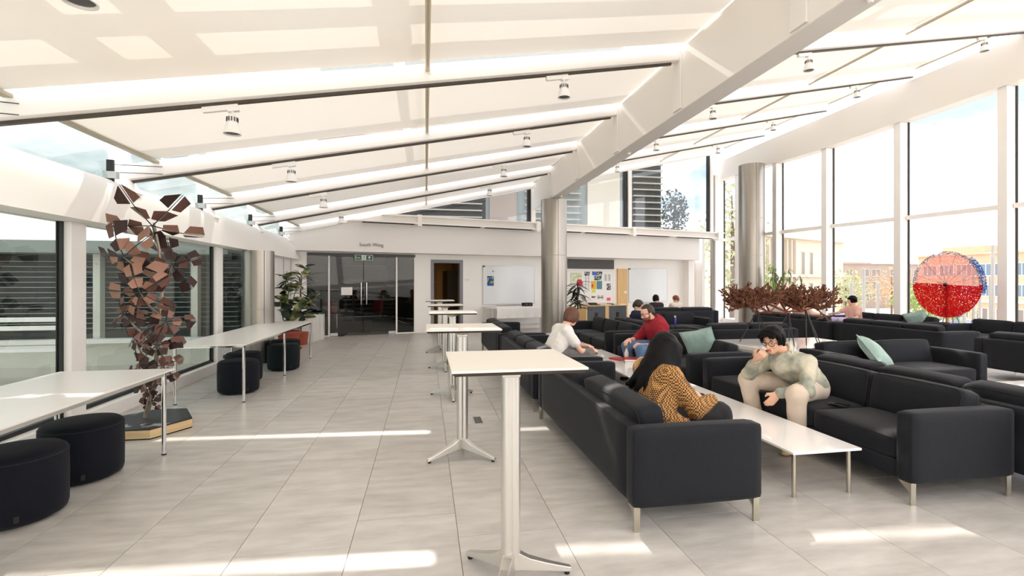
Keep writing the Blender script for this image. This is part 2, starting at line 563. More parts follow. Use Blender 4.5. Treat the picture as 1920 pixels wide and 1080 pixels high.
# ================================================================== SETTING
SL, TB = 0.25, 0.22
def ZT(x): return 3.6 + SL * x                      # underside of the roof beams
AK = {-3: -1.2, -2: 0.93, -1: 3.13, 0: 5.28, 1: 7.42, 2: 9.68, 3: 11.95, 4: 14.13}
def YK(k, x): return AK[k] + TB * x
EY = [-5, 0, 5, 7.5, 9.5, 12, 14.5, 17.45]
EX = [12.6, 12.6, 12.5, 12.3, 12.0, 11.5, 11.15, 11.1]
def EAVE(y): return float(np.interp(y, EY, EX))
def EZB(y): return float(np.interp(y, [-5, 0, 5, 8, 10.4, 12.3, 13.7, 17.4], [6.3, 6.2, 5.95, 5.74, 5.58, 5.43, 5.40, 5.45]))
def EZT(y): return float(np.interp(y, [-5, 0, 5, 8, 10, 12.4, 14.7, 17.3], [6.95, 6.9, 6.8, 6.7, 6.54, 6.33, 6.2, 6.12]))
def beam_end(k):
    x = 11.5
    for _ in range(30): x = EAVE(YK(k, x))
    return x
def YB(x): return 14.77 + 0.24 * x                  # lower back wall

# ---- floor
floor = MB().box(-3.45, 12.95, -5, 18.3, -0.25, -0.012).build('floor', 'grout')
tag(floor, kind='structure')
TW, TL = 0.612, 1.22
cells = []
for i in range(-6, 21):
    x0 = 0.19 + TW * i
    off = 2.86 if i % 2 == 0 else 3.16
    for j in range(-7, 14):
        y0 = off + TL * j
        if x0 > 12.7 or y0 > YB(x0) - 0.1 or y0 < -4.9: continue
        cells.append((x0, y0))
def in_view(x0, y0):
    X = (x0 + .3) * 0.9844 - (y0 + .6) * 0.176; Z = (x0 + .3) * 0.176 + (y0 + .6) * 0.9844
    return Z > 1.6 and abs(X / Z) < 1.25
cells.sort(key=lambda c: (not in_view(*c), c[0] ** 2 + c[1] ** 2))
g = 0.0016
tile_me = MB().box(g, TW - g, g, TL - g, -0.012, 0).mesh('tile', 'floor_tile')
for n, (x0, y0) in enumerate(cells[:300]):
    t = link('tile', tile_me, floor); t.location = (x0, y0, 0)
rest = MB()
for x0, y0 in cells[300:]:
    rest.box(x0 + g, x0 + TW - g, y0 + g, y0 + TL - g, -0.012, 0)
if rest.v: tag(rest.build('tile_field', 'floor_tile', floor), kind='stuff')

# ---- roof: beams, tracks, tubes, girder, glazing
ceiling = empty('ceiling', kind='structure')
def beam_piece(name, k, xa, xb, w, z0, z1, mat, dy=0.0, bevel=0):
    m = MB()
    p = [(xa, YK(k, xa)), (xb, YK(k, xb))]
    m.hexa([(p[0][0], p[0][1] - w / 2 + dy, ZT(xa) + z0), (p[1][0], p[1][1] - w / 2 + dy, ZT(xb) + z0), (p[1][0], p[1][1] + w / 2 + dy, ZT(xb) + z0), (p[0][0], p[0][1] + w / 2 + dy, ZT(xa) + z0)],
           [(p[0][0], p[0][1] - w / 2 + dy, ZT(xa) + z1), (p[1][0], p[1][1] - w / 2 + dy, ZT(xb) + z1), (p[1][0], p[1][1] + w / 2 + dy, ZT(xb) + z1), (p[0][0], p[0][1] + w / 2 + dy, ZT(xa) + z1)])
    return m.build(name, mat, ceiling, bevel=bevel, seg=2, smooth=bool(bevel))
for k in range(-3, 5):
    xe = beam_end(k)
    for xa, xb in ((-3.72, 3.35), (3.65, xe + 0.1)):
        beam_piece('roof_beam', k, xa, xb, 0.15, 0.03, 0.235, 'beam_white', bevel=0.045)
        if k < 4: beam_piece('light_track', k, xa + (0.05 if xa < 0 else 0.1), xb - 0.12, 0.035, 0.0, 0.035, 'track_black')
# longitudinal tubes between the blinds
for xt, sp in ((0.02, -1), (8.15, 1)):
    for k in range(-3, 4):
        xs = xt
        MB().tube([(xs, YK(k, xs) + 0.06, ZT(xs) + 0.15), (xs, YK(k + 1, xs) - 0.06, ZT(xs) + 0.15)], 0.026, 10).build('purlin_tube', 'tube_paint', ceiling, smooth=True)
        MB().box(xs - 0.035, xs + 0.035, YK(k, xs) - 0.085, YK(k, xs) - 0.07, ZT(xs) + 0.11, ZT(xs) + 0.19).build('tube_plate', 'lamp_white', ceiling)
# big girder
g_end = YB(3.5) - 0.75
gm = MB()
gm.hexa([(3.35, -5, 3.79), (3.65, -5, 3.79), (3.65, g_end, 3.79), (3.35, g_end, 3.79)],
        [(3.35, -5, 4.62), (3.65, -5, 4.70), (3.65, g_end, 4.70), (3.35, g_end, 4.62)])
gm.build('girder', 'girder_paint', ceiling, bevel=0.008, seg=1)
for k in range(-2, 4):
    MB().box(3.325, 3.35, YK(k, 3.35) - 0.10, YK(k, 3.35) + 0.10, 3.82, 4.55).build('girder_stiffener', 'girder_paint', ceiling, bevel=0.006)
for yy in (3.32, 8.0, 12.3):
    MB().lathe([(0.012, 3.79), (0.03, 3.785), (0.03, 3.77), (0.018, 3.75)], 12, (3.52, yy)).build('girder_sensor', 'lamp_white', ceiling, smooth=True)
# curved eave beam along the glass
ys = [-5, -2, 1, 3, 5, 6.5, 8, 9.2, 10.4, 11.3, 12.3, 13.2, 14.3, 15.3, 16.3, 17.3]
m = MB()
prof = lambda y: [(EAVE(y), y, EZB(y)), (EAVE(y) + 0.34, y, EZB(y)), (EAVE(y) + 0.34, y, EZT(y)), (EAVE(y), y, EZT(y))]
for i in range(len(ys)): m.v += prof(ys[i])
for i in range(len(ys) - 1):
    o = 4 * i
    for a in range(4): m.f.append((o + a, o + (a + 1) % 4, o + 4 + (a + 1) % 4, o + 4 + a))
m.f += [(3, 2, 1, 0), tuple(4 * (len(ys) - 1) + a for a in range(4))]
m.build('eave_beam', 'girder_paint', ceiling, smooth=True)
# roof glazing with its bars (they throw the pattern on the blinds)
for k in range(-3, 4):
    xe = beam_end(k)
    for xa, xb, pm_ in ((-3.74, -3.24, 'pane_green'), (-3.22, xe, 'pane_roof')):
        q = [(xa, YK(k, xa)), (xb, YK(k, xb)), (xb, YK(k + 1, xb)), (xa, YK(k + 1, xa))]
        MB().hexa([(x, y, ZT(x) + 0.64) for x, y in q], [(x, y, ZT(x) + 0.655) for x, y in q]).build('roof_pane', pm_, ceiling)
    for xb_ in ((-2.45, -1.87, -0.31, 6.4) if k < 0 else (-0.31,)):
        w = 0.28 if k < 0 else 0.12
        q = [(xb_ - w / 2, YK(k, xb_)), (xb_ + w / 2, YK(k, xb_)), (xb_ + w / 2, YK(k + 1, xb_)), (xb_ - w / 2, YK(k + 1, xb_))]
        MB().hexa([(x, y, ZT(x) + 0.56) for x, y in q], [(x, y, ZT(x) + 0.62) for x, y in q]).build('glazing_bar', 'beam_white', ceiling)
    beam_piece('glazing_bar', k, -3.7, xe, 0.30, 0.56, 0.62, 'beam_white', dy=0.09)
    if k < 0: beam_piece('glazing_bar', k, -3.7, xe, 0.22, 0.56, 0.62, 'beam_white', dy=1.55)

# ---- left glazed side
wl = empty('wall_left', kind='structure')
m = MB(); Y0, Y1 = -5, 13.72
pr = [(-3.26, 2.11), (-3.30, 2.22), (-3.36, 2.40), (-3.47, 2.60), (-3.53, 2.66), (-3.66, 2.66), (-3.66, 2.11)]
n = len(pr)
m.v = [(x, Y0, z) for x, z in pr] + [(x, Y1, z) for x, z in pr]
m.f = [tuple(range(n)), tuple(range(2 * n - 1, n - 1, -1))] + [(i, n + i, n + (i + 1) % n, (i + 1) % n) for i in range(n)]
m.build('fascia', 'fascia_white', wl, smooth=True)
MB().box(-3.64, -3.45, -5, 13.9, -0.02, 0.15).build('kerb', 'white_paint', wl, bevel=0.01)
MB().box(-3.60, -3.46, 11.28, 13.90, 0.15, 2.11).build('wall_panel', 'wall_paint', wl)
for yy in (12.0, 12.75, 13.4): MB().box(-3.462, -3.452, yy, yy + 0.012, 0.15, 2.11).build('panel_joint', 'letter_grey', wl)
MB().box(-3.72, -3.38, 13.70, 13.95, 0.0, 2.95).build('corner_post', 'wall_paint', wl, bevel=0.01)
posts = [-1.3, 2.15, 5.62, 9.07, 11.25]
for i, yy in enumerate(posts):
    MB().box(-3.60, -3.48, yy - 0.10, yy + 0.12, 0.15, 2.11).build('post', 'white_paint', wl, bevel=0.008)
    MB().box(-3.60, -3.545, yy - 0.125, yy - 0.10, 0.15, 2.11).build('gasket', 'black_gasket', wl)
for i in range(len(posts) - 1):
    a, b = posts[i] + 0.12, posts[i + 1] - 0.125
    w = empty('window_%d' % (i + 1), (-3.58, a, 0.15), kind='structure')
    MB().box(-3.590, -3.570, a, b, 0.185, 2.11).build('pane', 'pane_green', w)
    MB().box(-3.60, -3.55, a, b, 0.15, 0.19).build('window_frame', 'black_gasket', w)
# clerestory strip above the fascia
for k in range(-3, 4):
    a, b = YK(k, -3.6) + 0.25, YK(k + 1, -3.6) - 0.25
    MB().hexa([(-3.60, a, 2.66), (-3.58, a, 2.66), (-3.58, b, 2.66), (-3.60, b, 2.66)],
              [(-3.72, a, 3.26), (-3.70, a, 3.26), (-3.70, b, 3.26), (-3.72, b, 3.26)]).build('clerestory_pane', 'pane_green', wl)
    MB().box(-3.62, -3.56, a, b, 2.64, 2.68).build('clerestory_sill', 'beam_white', wl)
for k in range(-2, 5):
    yy = YK(k, -3.6)
    MB().hexa([(-3.66, yy - 0.13, 2.58), (-3.42, yy - 0.13, 2.58), (-3.42, yy + 0.07, 2.58), (-3.66, yy + 0.07, 2.58)],
              [(-3.72, yy - 0.10, 2.80), (-3.58, yy - 0.10, 2.80), (-3.58, yy + 0.05, 2.80), (-3.72, yy + 0.05, 2.80)]).build('bracket', 'beam_white', wl, bevel=0.01)
    MB().box(-3.62, -3.55, yy - 0.33, yy - 0.30, 2.66, 2.92).build('hinge_plate', 'black_gasket', wl)
    MB().prism([(-3.64, yy - 0.36), (-3.50, yy - 0.36), (-3.50, yy - 0.30), (-3.64, yy - 0.30)], 2.70, 2.78).build('hinge_plate', 'board_frame', wl)
    for dz in (2.78, 2.87):
        MB().tube([(-3.60, yy - 0.3, dz), (-3.2, YK(k, -3.2) - 0.08, dz + 0.06)], 0.004, 5).build('tie_wire', 'wire_dark', wl)

# ---- back wall assembly (local frame: x along the wall, y into the wall)
PSI = math.atan(0.24)
wb = empty('wall_back', (0, 14.77, 0), PSI, kind='structure')
cu_, su_ = math.cos(PSI), math.sin(PSI)
def wx(u, d): return u * cu_ - d * su_
def lb(m, name, mat, parent=None, **k): return m.build(name, mat, parent or wb, world=False, **k)
for u0, u1, z0, z1 in ((-3.75, -3.29, 0, 2.42), (-0.31, 0.16, 0, 2.42), (0.16, 1.17, 2.2, 2.42), (1.17, 10.05, 0, 2.42), (-3.29, -0.31, 2.33, 2.42)):
    lb(MB().box(u0, u1, 0, 0.12, z0, z1), 'wall_panel', 'wall_paint')
lb(MB().box(-3.75, 10.25, -0.58, 0.12, 2.345, 2.40), 'soffit', 'wall_paint')
def zroof(u, d): return ZT(wx(u, d))
m = MB()
top = [(u, min(3.18, zroof(u, -.58) + 0.2)) for u in (-3.72, -3.0, -2.6, -2.2, 10.25)]
n = len(top)
m.v = [(u, -0.583, z) for u, z in top] + [(u, -0.583, 2.345) for u, z in top] + [(u, -0.50, z) for u, z in top] + [(u, -0.50, 2.345) for u, z in top]
for i in range(n - 1):
    m.f += [(n + i, n + i + 1, i + 1, i), (3 * n + i + 1, 3 * n + i, 2 * n + i, 2 * n + i + 1), (i, i + 1, 2 * n + i + 1, 2 * n + i), (n + i + 1, n + i, 3 * n + i, 3 * n + i + 1)]
m.f += [(0, 2 * n, 3 * n, n), (n - 1, 2 * n - 1, 4 * n - 1, 3 * n - 1)]
lb(m, 'fascia', 'fascia_white')
# ledge beam on brackets
ul = [(-2.3, 3.14), (-1.15, 3.40)]
lb(MB().add([(-2.3, -0.80, 3.16), (11.15, -0.80, 3.16), (11.15, -0.80, 3.20), (-2.2, -0.80, 3.20), (-2.3, -0.50, 3.16), (11.15, -0.50, 3.16), (11.15, -0.50, 3.20), (-2.2, -0.50, 3.20)],
     [(0, 1, 2, 3), (7, 6, 5, 4), (0, 4, 5, 1), (3, 2, 6, 7), (0, 3, 7, 4), (1, 5, 6, 2)]), 'ledge_flange', 'beam_white')
lb(MB().hexa([(-2.1, -0.72, 3.20), (11.15, -0.72, 3.20), (11.15, -0.66, 3.20), (-2.1, -0.66, 3.20)],
             [(-1.35, -0.72, 3.36), (11.15, -0.72, 3.36), (11.15, -0.66, 3.36), (-1.35, -0.66, 3.36)]), 'ledge_web', 'girder_paint')
lb(MB().hexa([(-1.4, -0.80, 3.36), (11.3, -0.80, 3.36), (11.3, -0.45, 3.36), (-1.4, -0.45, 3.36)],
             [(-1.15, -0.80, 3.40), (11.3, -0.80, 3.40), (11.3, -0.45, 3.40), (-1.15, -0.45, 3.40)]), 'ledge_flange', 'beam_white')
for u in (-0.36, 3.38, 7.09, 11.02):
    lb(MB().box(u - 0.06, u + 0.06, -0.83, -0.5, 3.10, 3.42), 'ledge_bracket', 'beam_white', bevel=0.01)
for u0, u1 in ((-1.9, -0.5), (-0.25, 1.5), (1.65, 3.2), (3.6, 5.0), (5.2, 6.9), (7.3, 8.7), (9.1, 10.7)):
    lb(MB().box(u0, u1, -0.76, -0.62, 3.145, 3.162), 'air_slot', 'dark_slot')
# upper glazing under the last beam
edges = [-0.85, 3.30, 7.05, 10.85]
for i in range(3):
    a, b = edges[i], edges[i + 1]
    w = empty('window_%d' % (10 + i), (0, 14.77, 0), PSI, kind='structure')
    zt = lambda u: zroof(u, -0.5) + 0.08
    lb(MB().hexa([(a, -0.505, 3.40), (b, -0.505, 3.40), (b, -0.49, 3.40), (a, -0.49, 3.40)],
                 [(a, -0.505, max(zt(a), 3.41)), (b, -0.505, zt(b)), (b, -0.49, zt(b)), (a, -0.49, max(zt(a), 3.41))]), 'pane', 'pane_grey', w)
    lb(MB().box(b - 0.05, b + 0.09, -0.60, -0.48, 3.40, zt(b)), 'mullion', 'beam_white', w)
    lb(MB().box(b - 0.16, b - 0.05, -0.55, -0.48, 3.40, zt(b) - 0.02), 'gasket', 'black_gasket', w)
# white return and glazed corner at the right end
lb(MB().box(10.0, 10.28, -0.30, 0.1, 0, 2.345), 'wall_panel', 'white_paint')
lb(MB().box(10.28, 10.62, -0.02, 0.1, 0, 2.345), 'wall_panel', 'wall_paint')
lb(MB().box(10.62, 10.75, -0.35, 0.0, 0, 3.2), 'post', 'beam_white', bevel=0.01)
lb(MB().box(11.02, 11.16, -0.62, -0.45, 0, 5.6), 'post', 'beam_white', bevel=0.01)
lb(MB().box(10.92, 11.02, -0.56, -0.46, 0, 5.6), 'gasket', 'pole_grey')
lb(MB().box(10.75, 10.92, -0.46, -0.44, 0.05, 3.16), 'side_pane', 'pane_clear')

# ---- south wing glass doors
d1 = empty('door_1', (0, 14.77, 0), PSI, kind='structure')
lb(MB().box(-3.29, -0.31, 0.0, 0.08, 2.25, 2.335), 'header', 'lamp_dark', d1)
for u0, u1 in ((-3.28, -2.745), (-0.835, -0.32)): lb(MB().box(u0, u1, 0.03, 0.042, 0.03, 2.25), 'side_pane', 'pane_dark', d1)
for u in (-2.72, -0.86, -0.325): lb(MB().box(u - 0.022, u + 0.022, 0.0, 0.07, 0, 2.25), 'door_post', 'white_paint', d1)
lb(MB().box(-3.29, -2.74, 0.01, 0.06, 0, 0.03), 'door_rail', 'white_paint', d1); lb(MB().box(-0.84, -0.31, 0.01, 0.06, 0, 0.03), 'door_rail', 'white_paint', d1)
for u0, u1, hu in ((-2.69, -1.80, -1.865), (-1.785, -0.89, -1.715)):
    lf = lb(MB().box(u0, u1, 0.03, 0.042, 0.012, 2.24), 'door_leaf', 'pane_dark', d1)
    h = MB().tube([(hu, -0.03, 0.88), (hu, -0.03, 1.50)], 0.014, 10)
    for z in (0.95, 1.43): h.tube([(hu, -0.03, z), (hu, 0.03, z)], 0.008, 8)
    lb(h, 'door_handle', 'chrome', lf, smooth=True)
    c0 = u0 if u0 < -2 else u1 - 0.2
    lb(MB().box(c0, c0 + 0.2, 0.012, 0.06, 0.005, 0.085), 'floor_closer', 'board_frame', lf, bevel=0.004)
# dim room beyond the doors
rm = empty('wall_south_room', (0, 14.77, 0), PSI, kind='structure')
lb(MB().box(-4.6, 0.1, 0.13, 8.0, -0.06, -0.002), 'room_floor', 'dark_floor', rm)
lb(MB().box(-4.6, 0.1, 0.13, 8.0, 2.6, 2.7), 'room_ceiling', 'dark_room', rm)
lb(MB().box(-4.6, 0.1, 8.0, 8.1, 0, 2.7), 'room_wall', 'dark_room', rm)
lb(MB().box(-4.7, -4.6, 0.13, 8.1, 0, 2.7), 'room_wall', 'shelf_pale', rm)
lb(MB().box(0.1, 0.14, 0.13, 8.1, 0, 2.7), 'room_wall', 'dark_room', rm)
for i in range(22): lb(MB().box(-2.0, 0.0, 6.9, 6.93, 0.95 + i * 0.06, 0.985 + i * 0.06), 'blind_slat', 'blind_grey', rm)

# ---- timber-toned office behind the grey door frame
d2 = empty('door_2', (0, 14.77, 0), PSI, kind='structure')
fr = MB(); fr.box(0.16, 0.25, -0.02, 0.12, 0, 2.2); fr.box(1.07, 1.17, -0.02, 0.12, 0, 2.2); fr.box(0.25, 1.07, -0.02, 0.12, 2.1, 2.2)
lb(fr, 'door_frame', 'door_frame_grey', d2)
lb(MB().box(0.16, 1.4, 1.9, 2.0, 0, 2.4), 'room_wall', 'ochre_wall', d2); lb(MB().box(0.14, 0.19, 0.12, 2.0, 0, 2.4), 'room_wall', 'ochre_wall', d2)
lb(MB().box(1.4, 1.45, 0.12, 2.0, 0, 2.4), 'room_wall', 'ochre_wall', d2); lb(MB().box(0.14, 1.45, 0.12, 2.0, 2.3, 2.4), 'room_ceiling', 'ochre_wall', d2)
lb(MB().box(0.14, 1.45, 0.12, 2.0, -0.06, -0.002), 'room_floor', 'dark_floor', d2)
lb(MB().box(0.30, 0.85, 1.84, 1.90, 0.3, 1.5), 'panel', 'ochre_panel', d2); lb(MB().box(0.30, 0.85, 1.84, 1.90, 1.53, 2.0), 'panel', 'ochre_panel', d2)
lb(MB().box(1.05, 1.4, 1.3, 1.88, 0.0, 1.9), 'cupboard', 'edge_dark', d2)

# ---- right glazed side
ml = [2.3, 4.35, 6.37, 8.39, 10.44, 12.36, 14.10, 15.95, 17.1]
wr = empty('wall_right', kind='structure')
for i, yy in enumerate(ml):
    x = EAVE(yy)
    MB().box(x + 0.06, x + 0.30, yy - 0.09, yy + 0.09, 0, EZB(yy)).build('mullion', 'white_paint', wr, bevel=0.006)
    MB().box(x + 0.285, x + 0.325, yy - 0.115, yy - 0.09, 0, EZB(yy)).build('gasket', 'black_gasket', wr)
for i in range(len(ml) - 1):
    a, b = ml[i] + 0.09, ml[i + 1] - 0.115
    xa, xb = EAVE(a) + 0.3, EAVE(b) + 0.3
    w = empty('window_%d' % (20 + i), (xa, a, 0), kind='structure')
    for z0, z1, z0b, z1b in ((0.12, 3.10, 0.12, 3.10), (3.20, EZB(a), 3.20, EZB(b))):
        MB().hexa([(xa, a, z0), (xa + 0.015, a, z0), (xb + 0.015, b, z0), (xb, b, z0)], [(xa, a, z1), (xa + 0.015, a, z1), (xb + 0.015, b, z1b), (xb, b, z1b)]).build('pane', 'pane_clear', w)
    MB().bar((xa - 0.06, a, 3.15), (xb - 0.06, b, 3.15), 0.12, 0.10).build('transom', 'white_paint', w)
    MB().bar((xa - 0.03, a, 0.06), (xb - 0.03, b, 0.06), 0.14, 0.12).build('sill', 'white_paint', w)

# ---- wall behind the viewer
tag(MB().box(-3.6, 12.6, -5.2, -5.0, -0.1, 5.5).build('wall_front', 'wall_paint'), kind='structure')
# ================================================================== ROOF BLINDS AND LAMPS
BAYS = {-3: 'two bays behind the viewer', -2: 'one bay behind the viewer', -1: 'in the nearest bay', 0: 'in the second bay', 1: 'in the third bay', 2: 'in the fourth bay', 3: 'in the last bay'}
for k in range(-3, 4):
    xe = min(beam_end(k), beam_end(k + 1)) - 0.03
    for xa, xb, where in ((-3.27, 0.005, 'left of the thin tube'), (0.035, 3.345, 'between thin tube and white girder'), (3.655, 8.14, 'right of the white girder'), (8.16, xe, 'beside the curved eave beam')):
        nx, ny = 10, 8
        vs, fs = [], []
        xc = 0.5 * (xa + xb); yc = 0.5 * (YK(k, xc) + YK(k + 1, xc)); zc = ZT(xc) + 0.2
        for i in range(nx + 1):
            x = xa + (xb - xa) * i / nx
            y0, y1 = YK(k, x) + 0.085, YK(k + 1, x) - 0.185
            for j in range(ny + 1):
                t = j / ny; s = i / nx
                vs.append((x - xc, y0 + (y1 - y0) * t - yc, ZT(x) + 0.205 - 0.035 * 4 * t * (1 - t) * (0.4 + 2.4 * s * (1 - s)) - zc))
        for i in range(nx):
            for j in range(ny):
                a = i * (ny + 1) + j
                fs.append((a, a + ny + 1, a + ny + 2, a + 1))
        me = bpy.data.meshes.new('roof_blind'); me.from_pydata(vs, [], fs); me.update()
        me.polygons.foreach_set('use_smooth', [True] * len(me.polygons))
        me.materials.append(MATS['blind_fabric'])
        ob = empty('roof_blind', (xc, yc, zc), 0, 'cream fabric roof blind ' + BAYS[k] + ', ' + where, 'blind', 'cream roof blinds')
        link('fabric', me, ob)
        xr = xa + 0.02 if where.startswith('left') else (xb - 0.03 if 'eave' in where else None)
        if xr is not None:
            MB().bar((xr, YK(k, xr) + 0.10, ZT(xr) + 0.19), (xr, YK(k + 1, xr) - 0.10, ZT(xr) + 0.19), 0.07, 0.035).build('blind_rail', 'alu_rail', ob, bevel=0.006)

lamp_me = {}
def lamp_meshes():
    m = MB(); m.box(-0.15, 0.15, -0.022, 0.022, -0.05, 0.0); m.box(0.05, 0.15, -0.03, 0.03, -0.065, -0.04)
    a = m.mesh('adapter', 'lamp_white', bevel=0.005)
    b = MB().tube([(0.1, 0, -0.06), (0.1, 0, -0.11)], 0.012, 8); b.tube([(0.075, 0, -0.10), (0.125, 0, -0.10)], 0.014, 8)
    b = b.mesh('stem', 'lamp_white', smooth=True)
    c = MB().lathe([(0.030, -0.108), (0.040, -0.11), (0.045, -0.165), (0.052, -0.175), (0.078, -0.268), (0.078, -0.275), (0.070, -0.275), (0.066, -0.262)], 20, (0.1, 0), cap=True).mesh('lamp_body', 'lamp_white', smooth=True)
    f = MB()
    for i in range(12):
        t = 2 * PI * i / 12
        f.bar((0.1 + 0.0475 * math.cos(t), 0.0475 * math.sin(t), -0.12), (0.1 + 0.0475 * math.cos(t), 0.0475 * math.sin(t), -0.16), 0.008, 0.008)
    f = f.mesh('cooling_fins', 'lamp_dark')
    d = MB().lathe([(0.0, -0.262), (0.067, -0.2625)], 20, (0.1, 0), cap=False).mesh('reflector', 'lamp_dark')
    return (('adapter', a), ('stem', b), ('lamp_body', c), ('cooling_fins', f), ('reflector', d))
LM = lamp_meshes()
beam_dir = Vector((1, TB, SL)).normalized()
KN = {-1: 'nearest', 0: 'second', 1: 'third', 2: 'fourth', 3: 'fifth'}
lamp_at = {-1: [-1.8], 0: [-1.87, 1.55, 5.75, 10.6], 1: [-1.9, 1.54, 5.45, 9.7], 2: [-1.93, 1.52, 5.39, 9.25], 3: [-1.99, 1.52, 5.33, 9.05]}
LW = ['over the left tables', 'just left of the white girder', 'just right of the white girder', 'towards the tall windows']
for k, xs in lamp_at.items():
    for j, x in enumerate(xs):
        lab = 'white cone spotlight cut by the top edge of the picture' if k == -1 else 'white cone track spotlight on the %s beam, %s' % (['first', 'second', 'third', 'farthest'][k], LW[j])
        r = empty('track_spotlight', (x, YK(k, x), ZT(x)), math.atan2(TB, 1), lab, 'spotlight', 'white track spotlights')
        for nm, me in LM:
            o = link(nm, me, r)
            if nm == 'adapter':
                o.rotation_euler = (0, -math.atan(SL), 0)
            else:
                o.location = (0, 0, 0.0245)

# ================================================================== STEEL COLUMNS
def column(c, r, h, label, rings):
    root = empty('steel_column', (c[0], c[1], 0), 0, label, 'column')
    MB().lathe([(r, 0.0), (r, h)], 48, c).build('column_sleeve', 'steel_brushed', root, smooth=True)
    for z in rings: MB().lathe([(r, z - 0.006), (r + 0.004, z - 0.003), (r + 0.004, z + 0.003), (r, z + 0.006)], 48, c, cap=False).build('ring_joint', 'alu_rail', root, smooth=True)
    a = math.atan2(-c[1], -c[0]) + 0.35
    MB().bar((c[0] + (r + .001) * math.cos(a), c[1] + (r + .001) * math.sin(a), 0), (c[0] + (r + .001) * math.cos(a), c[1] + (r + .001) * math.sin(a), h), 0.012, 0.006).build('seam', 'lamp_dark', root)
column((3.5, 12.98), 0.355, 3.785, 'big round brushed steel column under the white girder', (1.0, 2.25))
column((-3.12, 9.88), 0.27, 2.10, 'round steel column by the left windows beside the rubber plant', (1.0,))
column((10.62, 14.35), 0.40, 5.38, 'tall round steel column standing at the window corner', (1.2, 2.4, 3.6))

# ================================================================== SOFAS
SOFA = {}
SD = 0.86
def sofa_parts(L, n):
    if (L, n) in SOFA: return SOFA[(L, n)]
    out = []
    def fin(me, dx, dy, dz, mat, rx=0):
        me.transform(Matrix.Translation((dx, dy, dz)) @ Matrix.Rotation(rx, 4, 'X'))
        me.materials.append(MATS[mat]); return me
    out.append(('base', fin(puff(L / 2 - 0.10, SD / 2 - 0.02, 0.065, 0.012, 0, 3), L / 2, SD / 2, 0.21, 'sofa_fabric')))
    for i, x in enumerate((0.065, L - 0.065)):
        out.append(('arm', fin(puff(0.065, SD / 2, 0.2375, 0.026, 0.008, 7, (1, 0, 1)), x, SD / 2, 0.3825, 'sofa_fabric')))
    out.append(('back', fin(puff(L / 2 - 0.125, 0.058, 0.235, 0.026, 0.006, 7, (0, 1, 0)), L / 2, SD - 0.058, 0.3825, 'sofa_fabric')))
    w = (L - 0.27) / n
    sm = fin(puff(w / 2 - 0.004, 0.345, 0.085, 0.035, 0.014), 0, 0, 0, 'sofa_fabric')
    bmn = fin(puff(w / 2 - 0.006, 0.095, 0.165, 0.05, 0.02, 7, (0, 1, 0.5)), 0, 0, 0, 'sofa_fabric')
    def rect(hx, hy, r, z=0, plane='xy'):
        pts = []
        for cx, cy, a0 in ((hx - r, hy - r, 0), (-hx + r, hy - r, PI / 2), (-hx + r, -hy + r, PI), (hx - r, -hy + r, 1.5 * PI)):
            for i in range(4):
                a = a0 + i * PI / 6
                pts.append((cx + r * math.cos(a), cy + r * math.sin(a)))
        pts.append(pts[0])
        return [(x, y, z) if plane == 'xy' else (x, z, y) for x, y in pts]
    ps = MB().tube(rect(w / 2 - 0.008, 0.341, 0.04, 0.066), 0.0035, 4, cap=False).mesh('piping', 'sofa_seam')
    pb = MB().tube(rect(w / 2 - 0.014, 0.157, 0.05, -0.086, 'xz'), 0.0035, 4, cap=False).tube(rect(w / 2 - 0.014, 0.157, 0.05, 0.086, 'xz'), 0.0035, 4, cap=False).mesh('piping', 'sofa_seam')
    for i in range(n):
        x = 0.135 + w * (i + 0.5)
        out.append(('seat_cushion', sm, (x, 0.36, 0.35), 0, ps))
    for i in range(n):
        x = 0.135 + w * (i + 0.5)
        out.append(('back_cushion', bmn, (x, 0.655, 0.555), -0.20, pb))
    lg = MB(); lg.box(-0.02, 0.02, -0.007, 0.007, 0, 0.15)
    lg.add([(-0.02, 0.007, 0.148), (0.02, 0.007, 0.148), (0.02, 0.09, 0.148), (-0.02, 0.09, 0.148), (-0.004, 0.007, 0.07), (0.004, 0.007, 0.07)],
           [(0, 1, 2, 3), (0, 4, 5, 1), (4, 3, 2, 5), (0, 3, 4), (1, 5, 2)])
    lg = lg.mesh('leg', 'leg_steel')
    for x, y, rz in ((0.03, 0.03, -PI / 2), (L - 0.03, 0.03, PI / 2), (0.03, SD - 0.03, -PI / 2), (L - 0.03, SD - 0.03, PI / 2)):
        out.append(('leg', lg, (x, y, 0), 0, None, rz))
    SOFA[(L, n)] = out
    return out
def sofa(loc, face, L, n, label):
    rz = {'+x': PI / 2, '-x': -PI / 2, '-y': 0, '+y': PI}[face]
    r = empty('sofa', (loc[0], loc[1], 0), rz, label, 'sofa', 'charcoal lounge sofas')
    for p in sofa_parts(L, n):
        o = link(p[0], p[1], r)
        if len(p) > 2:
            o.location = p[2]; o.rotation_euler = (p[3], 0, p[5] if len(p) > 5 else 0)
            if len(p) > 4 and p[4] is not None: link('piping', p[4], o)
    return r
sofa((2.08, 2.70), '+x', 2.5, 2, 'nearest charcoal sofa, its back to the high tables, woman in checked jacket on it')
sofa((2.08, 5.45), '+x', 2.5, 3, 'charcoal sofa with the white T-shirt person, second in the left row')
sofa((2.08, 8.20), '+x', 2.5, 3, 'charcoal sofa farthest in the left row, near the steel column')
sofa((3.20, 5.20), '-x', 2.5, 3, 'charcoal sofa under the man in the mottled jacket, phone on its seat')
sofa((3.20, 7.95), '-x', 2.5, 3, 'charcoal sofa under the man in the red hoodie')
sofa((3.20, 10.75), '-x', 2.5, 3, 'charcoal sofa behind the red hoodie sofa, facing left, empty')
sofa((4.97, 2.30), '+x', 2.5, 3, 'charcoal sofa back to back with the mottled jacket man\'s sofa')
